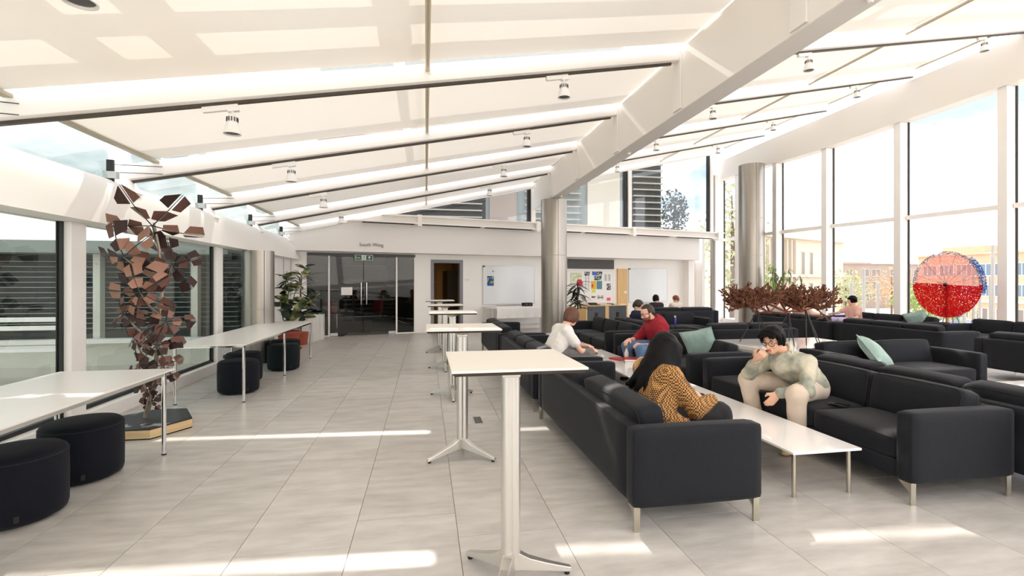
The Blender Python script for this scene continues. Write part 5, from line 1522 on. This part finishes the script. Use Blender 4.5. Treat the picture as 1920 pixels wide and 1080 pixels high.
# ================================================================== PEOPLE
def surface_nets(f, origin, h):
    nx, ny, nz = f.shape
    sh = (nx - 1, ny - 1, nz - 1)
    acc = np.zeros(sh + (3,), np.float32); cnt = np.zeros(sh, np.int16)
    for ax in range(3):
        o1, o2 = (ax + 1) % 3, (ax + 2) % 3
        for b in (0, 1):
            for c in (0, 1):
                s0 = [slice(None)] * 3; s1 = [slice(None)] * 3
                s0[ax] = slice(0, -1); s1[ax] = slice(1, None)
                for o, v in ((o1, b), (o2, c)):
                    s0[o] = s1[o] = slice(v, f.shape[o] - 1 + v)
                f0, f1 = f[tuple(s0)], f[tuple(s1)]
                cr = (f0 < 0) != (f1 < 0)
                if not cr.any(): continue
                w = np.where(cr)
                t = f0[w] / (f0[w] - f1[w])
                p = np.zeros((len(t), 3), np.float32); p[:, ax] = t; p[:, o1] = b; p[:, o2] = c
                acc[w] += p; cnt[w] += 1
    act = np.argwhere(cnt > 0)
    idx = -np.ones(sh, np.int64); idx[tuple(act.T)] = np.arange(len(act))
    V = origin + h * (act + acc[tuple(act.T)] / cnt[tuple(act.T)][:, None])
    F = []
    for ax in range(3):
        o1, o2 = (ax + 1) % 3, (ax + 2) % 3
        s0 = [slice(None)] * 3; s1 = [slice(None)] * 3
        s0[ax] = slice(0, -1); s1[ax] = slice(1, None)
        for o in (o1, o2): s0[o] = s1[o] = slice(1, -1)
        a, b = f[tuple(s0)] < 0, f[tuple(s1)] < 0
        for m, flip in ((a & ~b, False), (~a & b, True)):
            e = np.argwhere(m)
            if not len(e): continue
            e[:, o1] += 1; e[:, o2] += 1
            def cell(d1, d2):
                q = e.copy(); q[:, o1] += d1; q[:, o2] += d2
                return idx[tuple(q.T)]
            quad = np.stack([cell(-1, -1), cell(0, -1), cell(0, 0), cell(-1, 0)], 1)
            if flip: quad = quad[:, ::-1]
            F.append(quad)
    return V, np.concatenate(F)

def sdf_mesh(name, prims, h, mat, k=0.02, cut=None, rough=0.0):
    """prims: ('c', p, q, r0, r1) round cone or ('e', centre, radii, axes3x3) ellipsoid"""
    lo = np.full(3, 1e9); hi = -lo
    for p in prims:
        pts = [np.array(p[1]), np.array(p[2])] if p[0] == 'c' else [np.array(p[1])]
        R = max(p[3], p[4]) if p[0] == 'c' else max(p[2])
        for q in pts: lo = np.minimum(lo, q - R); hi = np.maximum(hi, q + R)
    lo -= 3 * h + 0.01; hi += 3 * h + 0.01
    n = np.ceil((hi - lo) / h).astype(int) + 1
    f = np.full(n, 0.2, np.float32)
    ax = [lo[i] + h * np.arange(n[i]) for i in range(3)]
    for p in prims:
        pts = [np.array(p[1]), np.array(p[2])] if p[0] == 'c' else [np.array(p[1])]
        R = (max(p[3], p[4]) if p[0] == 'c' else max(p[2])) + 0.05
        a = np.minimum.reduce(pts) - R; b = np.maximum.reduce(pts) + R
        i0 = np.maximum(((a - lo) / h).astype(int), 0); i1 = np.minimum(((b - lo) / h).astype(int) + 2, n)
        sl = tuple(slice(i0[i], i1[i]) for i in range(3))
        X, Y, Z = np.meshgrid(*[ax[i][sl[i]] for i in range(3)], indexing='ij')
        if p[0] == 'c':
            A = pts[0]; B = pts[1] - pts[0]; L2 = max(float(B @ B), 1e-9)
            t = np.clip(((X - A[0]) * B[0] + (Y - A[1]) * B[1] + (Z - A[2]) * B[2]) / L2, 0, 1)
            d = np.sqrt((X - A[0] - t * B[0]) ** 2 + (Y - A[1] - t * B[1]) ** 2 + (Z - A[2] - t * B[2]) ** 2) - (p[3] + (p[4] - p[3]) * t)
        else:
            M = np.array(p[3]) if len(p) > 3 else np.eye(3)
            C = pts[0]; r = np.array(p[2])
            U = [(X - C[0]) * M[i][0] + (Y - C[1]) * M[i][1] + (Z - C[2]) * M[i][2] for i in range(3)]
            k0 = np.sqrt(sum((U[i] / r[i]) ** 2 for i in range(3))); k1 = np.sqrt(sum((U[i] / r[i] ** 2) ** 2 for i in range(3)))
            d = k0 * (k0 - 1) / np.maximum(k1, 1e-6)
        g0 = f[sl]
        hh = np.clip(0.5 + 0.5 * (g0 - d) / k, 0, 1)
        f[sl] = g0 + (d - g0) * hh - k * hh * (1 - hh)
    if cut is not None or rough:
        X, Y, Z = np.meshgrid(*ax, indexing='ij')
        if rough: f += (rough * (np.sin(41 * X + 17 * Z) * np.sin(37 * Y + 5) + 0.7 * np.sin(83 * X + 3) * np.sin(71 * Y + 29 * Z))).astype(np.float32)
        if cut is not None: f = np.maximum(f, cut(X, Y, Z)).astype(np.float32)
    V, F = surface_nets(f, lo, h)
    me = bpy.data.meshes.new(name)
    me.from_pydata(V.tolist(), [], F.tolist()); me.update()
    me.polygons.foreach_set('use_smooth', [True] * len(me.polygons))
    me.materials.append(MATS[mat])
    return me

def v3(*a): return np.array(a, float)
def unit(a): a = np.array(a, float); return a / np.linalg.norm(a)
def hand_prims(w, d, palm_n, curl=0.5, s=1.0, thumb_side=1):
    """hand at wrist w pointing along d, palm facing palm_n; five fingers, bent"""
    d = unit(d); pn = np.array(palm_n, float); pn = unit(pn - d * (pn @ d)); sd = np.cross(d, pn) * thumb_side
    P = [('e', w + d * 0.045 * s, (0.048 * s, 0.040 * s, 0.017 * s), np.array([d, sd, pn])), ('c', w, w + d * 0.03 * s, 0.024 * s, 0.026 * s)]
    for i, (off, L) in enumerate(((0.029, 0.070), (0.010, 0.080), (-0.009, 0.075), (-0.027, 0.058))):
        b = w + d * (0.082 - 0.004 * abs(i - 1)) * s + sd * off * s
        d1 = unit(d * math.cos(curl * 0.9) + pn * math.sin(curl * 0.9)); m = b + d1 * L * 0.5 * s
        d2 = unit(d * math.cos(curl * 2.2) + pn * math.sin(curl * 2.2)); e = m + d2 * L * 0.5 * s
        P += [('c', b, m, 0.0098 * s, 0.0088 * s), ('c', m, e, 0.0088 * s, 0.0072 * s)]
    b = w + d * 0.025 * s + sd * 0.032 * s; m = b + unit(d * 0.7 + sd * 0.7 + pn * 0.3) * 0.036 * s; e = m + unit(d + pn * 0.5) * 0.030 * s
    P += [('c', b, m, 0.0125 * s, 0.0105 * s), ('c', m, e, 0.0105 * s, 0.008 * s)]
    return P

def person(label, J, wear, h=0.0065, group=None):
    """J: joint positions; wear: materials and hair style. Children: body, clothing, hair, shoes"""
    J = {k_: np.array(v_, float) for k_, v_ in J.items()}
    base = J['pelvis'].copy()
    root = empty('person', tuple(base), 0, label, 'person', group)
    hf = unit(J['head_f']); hu = J.get('head_u', v3(0, 0, 1)); hr = unit(np.cross(hf, hu)); hu = np.cross(hr, hf)
    H = J['head']; AX = np.array([hf, hr, hu])
    fine = h < 0.012
    def at(a, b, c): return H + hf * a + hr * b + hu * c
    # ---- body (one continuous surface: head, neck, torso, limbs, hands)
    P = [('e', at(-0.008, 0, 0.025), (0.096, 0.074, 0.094), AX), ('e', at(0.018, 0, -0.035), (0.066, 0.058, 0.080), AX), ('e', at(0.045, 0, -0.085), (0.035, 0.036, 0.030), AX),
         ('c', at(-0.03, 0, -0.06), J['neck'], 0.052, 0.055)]
    if fine:
        P += [('c', at(0.088, 0, 0.005), at(0.106, 0, -0.034), 0.008, 0.013), ('c', at(0.098, 0.010, -0.036), at(0.098, -0.010, -0.036), 0.008, 0.008),
              ('c', at(0.080, -0.03, 0.026), at(0.080, 0.03, 0.026), 0.012, 0.012), ('c', at(0.083, -0.016, -0.064), at(0.083, 0.016, -0.064), 0.0075, 0.0075)]
        for s_ in (-1, 1): P += [('e', at(-0.008, s_ * 0.074, -0.012), (0.020, 0.010, 0.032), AX), ('e', at(0.055, s_ * 0.036, -0.028), (0.022, 0.022, 0.022), AX)]
    nk = J['neck']
    for s_ in ('L', 'R'):
        P += [('c', nk + v3(0, 0, -0.03), J['sh' + s_], 0.05, 0.048), ('c', J['sh' + s_], J['el' + s_], 0.046, 0.037), ('c', J['el' + s_], J['wr' + s_], 0.038, 0.025),
              ('c', J['hip' + s_], J['kn' + s_], 0.080, 0.055), ('c', J['kn' + s_], J['an' + s_], 0.053, 0.036), ('c', J['an' + s_], J['toe' + s_], 0.036, 0.028),
              ('c', J['hip' + s_], nk * 0.25 + J['sh' + s_] * 0.75 + v3(0, 0, -0.06), 0.095, 0.085)]
        hd = J.get('hd' + s_, J['wr' + s_] - J['el' + s_]); hp = J.get('hp' + s_, v3(0, 0, -1))
        if fine: P += hand_prims(J['wr' + s_], hd, hp, wear.get('curl' + s_, 0.5), 1.0, -1 if s_ == 'L' else 1)
        else: P += [('e', J['wr' + s_] + unit(hd) * 0.07, (0.07, 0.04, 0.03), np.array([unit(hd), unit(np.cross(hd, hp + 1e-3)), unit(np.cross(hd, np.cross(hd, hp + 1e-3)))]))]
    def rel(me): me.transform(Matrix.Translation(tuple(-base))); return me
    link('body', rel(sdf_mesh('body', P, h, wear['skin'], 0.012)), root)
    # ---- top
    hc = h * 1.6
    b_ = wear.get('bulk', 0.018)
    T = []
    mid = (J['hipL'] + J['hipR']) / 2
    for s_ in ('L', 'R'):
        sh = J['sh' + s_]; inn = nk * 0.35 + sh * 0.65 + v3(0, 0, -0.05)
        T += [('c', J['hip' + s_] + v3(0, 0, 0.03), inn, 0.105 + b_, 0.088 + b_), ('c', nk + v3(0, 0, -0.05), sh, 0.058 + b_, 0.050 + b_)]
        if wear.get('sleeve', 'long') == 'long':
            T += [('c', sh, J['el' + s_], 0.052 + b_, 0.044 + b_), ('c', J['el' + s_], J['el' + s_] * 0.10 + J['wr' + s_] * 0.90, 0.043 + b_, 0.030 + b_)]
        elif wear['sleeve'] == 'elbow':
            T += [('c', sh, J['el' + s_], 0.052 + b_, 0.046 + b_), ('c', J['el' + s_], J['el' + s_] * 0.72 + J['wr' + s_] * 0.28, 0.045 + b_, 0.036 + b_)]
        else:
            T += [('c', sh, sh * 0.42 + J['el' + s_] * 0.58, 0.054 + b_, 0.052 + b_)]
    T += [('c', mid + v3(0, 0, 0.05), nk + v3(0, 0, -0.12), 0.11 + b_, 0.10 + b_)]
    for e in wear.get('top_extra', ()): T.append(e)
    cutc = None
    nrm = unit(nk - (J['shL'] + J['shR']) / 2 + v3(0, 0, 0.10) + (H - nk) * 0.3)
    ctop = nk + nrm * wear.get('neckline', 0.015)
    def cutc(X, Y, Z): return (X - ctop[0]) * nrm[0] + (Y - ctop[1]) * nrm[1] + (Z - ctop[2]) * nrm[2]
    link(wear.get('top_name', 'top'), rel(sdf_mesh('top', T, hc, wear['top'], 0.03, cutc if not wear.get('nocut') else None, wear.get('fold', 0.0025))), root)
    # ---- trousers and shoes
    t_ = wear.get('leg_bulk', 0.018); G = [('c', J['hipL'], J['hipR'], 0.105 + t_, 0.105 + t_)]
    for s_ in ('L', 'R'):
        an = J['an' + s_]; kn = J['kn' + s_]
        G += [('c', J['hip' + s_], kn, 0.086 + t_, 0.060 + t_), ('c', kn, kn * 0.12 + an * 0.88, 0.058 + t_, 0.045 + t_)]
    link('trousers', rel(sdf_mesh('trousers', G, hc, wear['legs'], 0.03, None, 0.003)), root)
    S = []
    for s_ in ('L', 'R'):
        an, to = J['an' + s_], J['toe' + s_]; dd = unit(to - an) * v3(1, 1, 0)
        S += [('c', an + v3(0, 0, -0.045), to + v3(0, 0, -0.005), 0.045, 0.036), ('c', an + v3(0, 0, -0.05) - dd * 0.04, an + v3(0, 0, -0.05), 0.040, 0.044)]
    link('shoes', rel(sdf_mesh('shoes', S, hc, wear.get('shoes', 'plinth_wood'), 0.015, lambda X, Y, Z: 0.012 - Z)), root)
    # ---- hair
    style = wear.get('hair_style', 'short')
    Q = [('e', at(-0.016, 0, 0.036), (0.104, 0.084, 0.097), AX), ('e', at(-0.040, 0, -0.005), (0.082, 0.083, 0.100), AX)]
    fringe = []
    if style == 'mop':
        Q += [('e', at(-0.012, 0, 0.048), (0.116, 0.098, 0.098), AX), ('e', at(0.02, 0.0, 0.085), (0.088, 0.084, 0.062), AX), ('e', at(-0.05, 0, -0.02), (0.075, 0.085, 0.075), AX)]
        for bb, cc, ln in ((-0.062, 0.092, 0.040), (-0.038, 0.105, 0.055), (-0.014, 0.112, 0.040), (0.010, 0.112, 0.052), (0.034, 0.106, 0.042), (0.058, 0.094, 0.050)):
            fringe += [('c', at(0.070, bb, cc), at(0.100, bb * 1.05 + 0.008, cc - ln * 0.55), 0.024, 0.014), ('c', at(0.100, bb * 1.05 + 0.008, cc - ln * 0.55), at(0.098, bb * 1.1 + 0.014, cc - ln), 0.014, 0.006)]
        for s_ in (-1, 1): fringe += [('c', at(0.045, s_ * 0.078, 0.06), at(0.035, s_ * 0.088, -0.015), 0.026, 0.010), ('c', at(0.0, s_ * 0.082, 0.05), at(-0.015, s_ * 0.086, -0.035), 0.028, 0.014)]
    if style == 'bowl': Q += [('e', at(-0.01, 0, 0.05), (0.112, 0.096, 0.098), AX), ('e', at(-0.045, 0, -0.04), (0.075, 0.082, 0.085), AX), ('e', at(0.0, 0.07, -0.01), (0.06, 0.03, 0.07), AX), ('e', at(0.0, -0.07, -0.01), (0.06, 0.03, 0.07), AX)]
    if style == 'curly':
        rr = random.Random(3)
        for _ in range(40):
            a = rr.uniform(0, 2 * PI); u = rr.uniform(0.0, 1)
            q = at(-0.02 + 0.095 * math.sqrt(1 - u * u) * math.cos(a), 0.082 * math.sqrt(1 - u * u) * math.sin(a), 0.04 + 0.092 * u)
            Q.append(('e', q, (0.024, 0.024, 0.024), AX))
    if style == 'long':
        rr = random.Random(9)
        Q += [('e', at(0.0, 0, 0.045), (0.112, 0.092, 0.095), AX)]
        for sx, fwd, dn in wear['locks']:
            a0 = at(fwd[0], sx, 0.03); a1 = at(fwd[1], sx * 1.15, -0.14); a2 = a1 + np.array(dn)
            Q += [('c', a0, a1, 0.048, 0.046), ('c', a1, a2, 0.046, 0.020)]
    def cuth(X, Y, Z):
        a = (X - H[0]) * hf[0] + (Y - H[1]) * hf[1] + (Z - H[2]) * hf[2]; c = (X - H[0]) * hu[0] + (Y - H[1]) * hu[1] + (Z - H[2]) * hu[2]
        b2 = (X - H[0]) * hr[0] + (Y - H[1]) * hr[1] + (Z - H[2]) * hr[2]
        hl = wear.get('hairline', 0.062)
        face = np.minimum(a - wear.get('hair_front', 0.028) - 0.5 * np.maximum(0, np.abs(b2) - 0.055), hl - c)      # positive inside the face opening
        out = face
        if style in ('short', 'mop', 'curly'): out = np.maximum(out, np.maximum(-0.035 - c - 0.0 * a, (-0.085 - c)))  if style != 'short' else np.maximum(out, np.minimum(-0.03 - c, a + 0.065)); out = np.maximum(out, -0.090 - c)
        if style == 'bowl': out = np.maximum(out, -0.085 - c)
        return out
    link('hair', rel(sdf_mesh('hair', Q, hc if fine else h, wear['hair'], 0.02, cuth, wear.get('tuft', 0.003))), root)
    if fringe: link('fringe', rel(sdf_mesh('fringe', fringe, h, wear['hair'], 0.012, None, 0.001)), root)
    if wear.get('beard'):
        Bq = [('e', at(0.040, 0, -0.078), (0.056, 0.058, 0.046), AX), ('e', at(0.0, 0, -0.05), (0.06, 0.066, 0.045), AX)]
        def cutb(X, Y, Z):
            a = (X - H[0]) * hf[0] + (Y - H[1]) * hf[1] + (Z - H[2]) * hf[2]; c = (X - H[0]) * hu[0] + (Y - H[1]) * hu[1] + (Z - H[2]) * hu[2]
            return np.maximum(np.maximum(c + 0.045 - 0.25 * np.maximum(0, 0.06 - a), 0.0 - a), a - 0.092)
        link('beard', rel(sdf_mesh('beard', Bq, hc, wear['beard'], 0.015, cutb, 0.002)), root)
    if fine and wear.get('face', True):
        e = MB(); ei = MB()
        for s_ in (-1, 1):
            c = at(0.074, s_ * 0.031, 0.004); e.sphere(c, 0.0125, 10, 8); ei.sphere(c + hf * 0.0065, 0.0078, 8, 6)
        e.build('eyes', 'eye_white', root, smooth='all'); ei.build('irises', 'eye_dark', root, smooth='all')
        lp_ = sdf_mesh('lips', [('c', at(0.088, -0.019, -0.064), at(0.0905, 0, -0.062), 0.004, 0.006), ('c', at(0.0905, 0, -0.062), at(0.088, 0.019, -0.064), 0.006, 0.004)], 0.003, 'lips', 0.004)
        link('lips', rel(lp_), root)
        br = MB()
        for s_ in (-1, 1): br.tube([at(0.089, s_ * 0.014, 0.028), at(0.091, s_ * 0.032, 0.034), at(0.080, s_ * 0.05, 0.027)], [0.003, 0.0045, 0.002], 5)
        br.build('eyebrows', wear['hair'], root)
    if wear.get('collar'):
        cm, kind = wear['collar']
        ups = unit(H - nk + v3(0, 0, 0.05)); fr = unit(hf - ups * (hf @ ups)); sd_ = np.cross(fr, ups)
        C = []
        R0, rr_, lift = (0.066, 0.014, 0.012) if kind == 'shirt' else (0.085, 0.034, 0.0)
        ring = [nk + ups * (lift + (0.02 if kind == 'shirt' else 0.012) * -math.cos(a)) + (fr * math.cos(a) * 1.05 + sd_ * math.sin(a)) * R0 for a in [0.35 + (2 * PI - 0.7) * i / 16 for i in range(17)]]
        for i in range(16):
            t0 = abs(i - 8) / 8.0
            C.append(('c', ring[i], ring[i + 1], rr_ * (1 if kind == 'shirt' else 1.25 - 0.6 * t0), rr_ * (1 if kind == 'shirt' else 1.25 - 0.6 * t0)))
        if kind == 'shirt':
            for s_ in (-1, 1):
                a0 = nk + fr * 0.075 + sd_ * s_ * 0.025 + ups * 0.005; a1 = nk + fr * 0.120 + sd_ * s_ * 0.085 - ups * 0.060; a2 = nk + fr * 0.03 + sd_ * s_ * 0.095 + ups * 0.015
                for q0, q1 in ((a0, a1), (a2, a1), (a0, a2), (a0 * .5 + a2 * .5, a1)): C.append(('c', q0, q1, 0.013, 0.009))
        else:
            for s_ in (-1, 1): C.append(('c', nk - fr * 0.09 + sd_ * s_ * 0.07 - ups * 0.03, nk - fr * 0.12 + sd_ * s_ * 0.02 - ups * 0.10, 0.05, 0.05))
        link('collar' if kind == 'shirt' else 'hood', rel(sdf_mesh('collar', C, max(h, 0.005), cm, 0.012, None, 0.001)), root)
    if wear.get('placket'):
        pts = [np.array(q) for q in wear['placket']]
        MB().tube([tuple(q) for q in pts], 0.006, 6).build('placket', wear['placket_mat'], root, smooth=True)
    if wear.get('glasses'):
        gm_ = MB()
        for s_ in (-1, 1):
            pts = [at(0.101 - 0.010 * abs(math.cos(a)) * (1 if math.cos(a) > 0 else 0.2), s_ * (0.033 + 0.025 * math.cos(a)), 0.002 + 0.020 * math.sin(a)) for a in [2 * PI * i / 14 for i in range(15)]]
            gm_.tube(pts, 0.0026, 5, cap=False)
            gm_.tube([at(0.090, s_ * 0.060, 0.008), at(0.0, s_ * 0.082, 0.004)], 0.0024, 5)
        gm_.tube([at(0.104, -0.009, 0.006), at(0.104, 0.009, 0.006)], 0.0024, 5)
        gm_.build('glasses', 'glasses_frame', root)
    return root

# woman seen from behind on the nearest sofa
person('person with long black hair in a brown checked jacket, hands on knees', dict(
    pelvis=(1.63, 3.36, 0.53), neck=(1.745, 3.425, 0.885), head=(1.795, 3.43, 0.985), head_f=(0.85, 0.45, -0.38),
    shL=(1.71, 3.60, 0.825), shR=(1.74, 3.25, 0.825), elL=(1.86, 3.66, 0.61), elR=(1.90, 3.17, 0.60), wrL=(2.07, 3.50, 0.63), wrR=(2.09, 3.27, 0.625),
    hdL=(0.9, -0.3, -0.35), hdR=(0.9, 0.25, -0.35), hipL=(1.66, 3.46, 0.53), hipR=(1.66, 3.26, 0.53), knL=(2.13, 3.50, 0.535), knR=(2.13, 3.24, 0.535),
    anL=(2.24, 3.50, 0.10), anR=(2.24, 3.25, 0.10), toeL=(2.38, 3.50, 0.035), toeR=(2.38, 3.25, 0.035)),
    dict(skin='skin_light', top='houndstooth', top_name='jacket', bulk=0.026, legs='trouser_black', leg_bulk=0.026, shoes='rubber_black', hair='hair_black', hair_style='long', collar=('houndstooth', 'shirt'), curlL=0.5, curlR=0.5, fold=0.004, tuft=0.0025,
         top_extra=[('c', (1.60, 3.20, 0.56), (1.60, 3.52, 0.56), 0.10, 0.10), ('c', (1.70, 3.16, 0.52), (1.80, 3.14, 0.50), 0.08, 0.05)],
         locks=[(-0.060, (-0.02, -0.05), (-0.04, 0.05, -0.20)), (0.060, (-0.02, -0.03), (-0.02, -0.05, -0.22)), (0.0, (-0.06, -0.09), (-0.09, 0.02, -0.20)), (-0.03, (-0.06, -0.10), (-0.13, 0.08, -0.16)), (0.078, (0.03, 0.04), (0.05, -0.02, -0.22)), (0.03, (-0.07, -0.08), (-0.06, -0.05, -0.24)), (0.055, (-0.045, -0.06), (-0.03, -0.06, -0.20)), (0.015, (-0.08, -0.10), (-0.09, -0.02, -0.22)), (-0.05, (-0.04, -0.08), (-0.10, 0.09, -0.20)), (-0.07, (0.0, -0.03), (-0.06, 0.10, -0.18)), (0.07, (-0.01, -0.02), (0.01, -0.04, -0.20)), (0.045, (-0.06, -0.075), (-0.05, -0.035, -0.21)), (-0.01, (-0.08, -0.10), (-0.11, 0.04, -0.20))]))
# thoughtful man facing left
person('person with glasses and black hair in a mottled pale jacket, hand at chin', dict(
    pelvis=(3.58, 4.00, 0.53), neck=(3.275, 3.975, 0.862), head=(3.155, 3.965, 0.965), head_f=(-0.88, -0.40, -0.26),
    shL=(3.37, 3.79, 0.785), shR=(3.33, 4.15, 0.785), elL=(3.24, 3.66, 0.565), elR=(3.08, 4.20, 0.625), wrL=(3.05, 3.78, 0.525), wrR=(3.035, 4.035, 0.790),
    hdL=(-0.45, 0.25, -0.85), hpL=(0.2, 0.9, -0.2), hdR=(0.10, -0.78, 0.60), hpR=(0.75, 0.35, 0.5), hipL=(3.53, 3.90, 0.53), hipR=(3.53, 4.10, 0.53), knL=(3.14, 3.66, 0.535), knR=(3.11, 4.26, 0.545),
    anL=(3.20, 3.72, 0.10), anR=(3.17, 4.20, 0.10), toeL=(3.06, 3.70, 0.035), toeR=(3.03, 4.18, 0.035)),
    dict(skin='skin_light', top='camo_denim', top_name='jacket', bulk=0.016, legs='trouser_cream', leg_bulk=0.022, shoes='plinth_wood', hair='hair_black', hair_style='mop', glasses=True, curlL=0.35, curlR=1.0, fold=0.004, hairline=0.078, hair_front=0.035, tuft=0.005, collar=('camo_denim', 'shirt'), placket=[(3.205, 3.965, 0.785), (3.222, 3.972, 0.715), (3.283, 3.98, 0.63), (3.338, 3.985, 0.565)], placket_mat='facade_dark',
         top_extra=[('c', (3.50, 3.88, 0.56), (3.50, 4.12, 0.56), 0.11, 0.11), ('c', (3.235, 3.885, 0.855), (3.165, 3.93, 0.80), 0.026, 0.018), ('c', (3.235, 4.065, 0.855), (3.165, 4.02, 0.80), 0.026, 0.018)], neckline=0.03))
# white T-shirt
person('person with brown bowl-cut hair in a white T-shirt, turned away', dict(
    pelvis=(1.72, 6.46, 0.53), neck=(1.93, 6.53, 0.905), head=(2.03, 6.57, 1.015), head_f=(0.86, 0.42, -0.28),
    shL=(1.86, 6.70, 0.835), shR=(1.89, 6.34, 0.835), elL=(2.10, 6.78, 0.60), elR=(2.06, 6.25, 0.575), wrL=(2.28, 6.62, 0.595), wrR=(2.26, 6.36, 0.565),
    hdL=(0.8, -0.3, -0.2), hdR=(0.85, 0.25, -0.1), hpR=(0, 0.5, -0.8), hipL=(1.74, 6.56, 0.53), hipR=(1.74, 6.36, 0.53), knL=(2.20, 6.72, 0.53), knR=(2.19, 6.30, 0.53),
    anL=(2.24, 6.70, 0.10), anR=(2.24, 6.30, 0.10), toeL=(2.38, 6.72, 0.035), toeR=(2.38, 6.30, 0.035)),
    dict(skin='skin_rosy', top='tee_white', top_name='t_shirt', sleeve='short', bulk=0.020, legs='trouser_grey', shoes='paper_white', hair='hair_brown', hair_style='bowl', curlL=0.8, curlR=0.9, fold=0.003, hairline=0.05, hair_front=0.04))
# red hoodie
person('person with glasses and beard in a red hoodie and blue jeans', dict(
    pelvis=(3.58, 6.86, 0.53), neck=(3.41, 6.87, 0.925), head=(3.32, 6.88, 1.040), head_f=(-0.93, -0.10, -0.36),
    shL=(3.47, 6.67, 0.845), shR=(3.45, 7.06, 0.845), elL=(3.37, 6.59, 0.575), elR=(3.28, 7.12, 0.62), wrL=(3.14, 6.70, 0.575), wrR=(3.07, 6.97, 0.625),
    hdL=(-0.9, 0.3, -0.15), hpL=(0.1, 0.6, -0.7), hdR=(-0.75, -0.5, -0.2), hpR=(0, 0, -1), hipL=(3.54, 6.76, 0.53), hipR=(3.54, 6.97, 0.53), knL=(3.10, 6.64, 0.515), knR=(3.04, 7.00, 0.53),
    anL=(3.13, 6.66, 0.10), anR=(3.10, 6.98, 0.10), toeL=(2.99, 6.64, 0.035), toeR=(2.96, 6.98, 0.035)),
    dict(skin='skin_rosy', top='hoodie_red', top_name='hoodie', sleeve='elbow', bulk=0.026, legs='jeans_blue', leg_bulk=0.014, shoes='rubber_black', hair='hair_dark', hair_style='short', beard='hair_auburn', glasses=True, curlL=0.9, curlR=0.5, fold=0.004, hairline=0.085, hair_front=0.01, tuft=0.0015, collar=('hoodie_red', 'hood'),
         top_extra=[('c', (3.52, 6.77, 0.90), (3.52, 6.97, 0.90), 0.055, 0.055), ('c', (3.47, 6.77, 0.93), (3.36, 6.80, 0.86), 0.035, 0.02), ('c', (3.47, 6.97, 0.93), (3.36, 6.94, 0.86), 0.035, 0.02)], neckline=0.035))
# farther people
def sitter(label, p, f, lean, head, wear, h=0.016, arms=None, kn=0.47):
    """seated figure at p (pelvis x, y, z) facing f (2D)"""
    p = v3(*p); f3 = unit(v3(f[0], f[1], 0)); r3 = v3(f3[1], -f3[0], 0)
    nk = p + f3 * lean + v3(0, 0, 0.40 - 0.3 * abs(lean) + wear.get('tall', 0)); hd = nk + f3 * (0.03 + lean * 0.3) + v3(0, 0, 0.115)
    J = dict(pelvis=p, neck=nk, head=hd, head_f=head, shL=nk - r3 * 0.18 + v3(0, 0, -0.07), shR=nk + r3 * 0.18 + v3(0, 0, -0.07))
    for s_, k_ in (('L', -1), ('R', 1)):
        J['hip' + s_] = p + r3 * 0.10 * k_; J['kn' + s_] = p + f3 * kn + r3 * 0.14 * k_ + v3(0, 0, 0.02)
        J['an' + s_] = v3(J['kn' + s_][0], J['kn' + s_][1], 0.10) + f3 * 0.04; J['toe' + s_] = v3(J['an' + s_][0], J['an' + s_][1], 0.035) + f3 * 0.14
        J['el' + s_] = J['sh' + s_] + f3 * 0.10 + r3 * 0.06 * k_ + v3(0, 0, -0.23); J['wr' + s_] = J['el' + s_] + f3 * 0.22 - r3 * 0.06 * k_ + v3(0, 0, -0.02)
    if arms: J.update({k_: v3(*v_) for k_, v_ in arms.items()})
    w = dict(skin='skin_light', legs='trouser_black', shoes='rubber_black', bulk=0.016, face=False); w.update(wear)
    return person(label, J, w, h)
sitter('person in a navy jumper with blue collar, head bowed, behind the empty sofa', (4.60, 9.88, 0.50), (1, 0), -0.05, (0.85, -0.35, -0.45), dict(top='navy_knit', top_name='jumper', hair='hair_dark', hair_style='short', hair_front=0.05, collar=('shirt_blue', 'shirt')), 0.013)
sitter('person with long black hair in black, back turned, before the right whiteboard', (7.25, 14.38, 0.50), (0, 1), 0.0, (0.1, 0.9, -0.4), dict(top='black_top', hair='hair_black', hair_style='bowl', tall=-0.04), 0.016)
sitter('person with cropped hair in a beige top, far right before the whiteboard', (7.95, 14.40, 0.50), (-0.2, 1), 0.0, (-0.6, 0.75, -0.35), dict(top='beige_top', hair='hair_auburn', hair_style='short', tall=-0.05, hair_front=0.03), 0.016)
sitter('person with curly black hair in a pale pink top on the window sofa', (10.98, 10.82, 0.50), (-1, 0.1), 0.02, (-0.75, 0.6, -0.15), dict(top='pink_top', sleeve='short', skin='skin_rosy', legs='lilac', hair='hair_black', hair_style='curly', hair_front=0.03), 0.013,
       arms=dict(elR=(10.80, 11.12, 0.70), wrR=(10.78, 11.28, 0.67)))
sitter('person with dark hair behind the coral sculpture, lower of two heads', (9.30, 11.50, 0.50), (1, 0), -0.05, (0.9, 0.4, -0.1), dict(top='beige_top', hair='hair_black', hair_style='short'), 0.016)
sitter('person with auburn hair behind the coral sculpture, higher of two heads', (9.32, 10.70, 0.52), (1, 0), -0.04, (-0.3, -0.9, -0.2), dict(top='pink_top', hair='hair_auburn', hair_style='bowl', tall=0.13), 0.016)
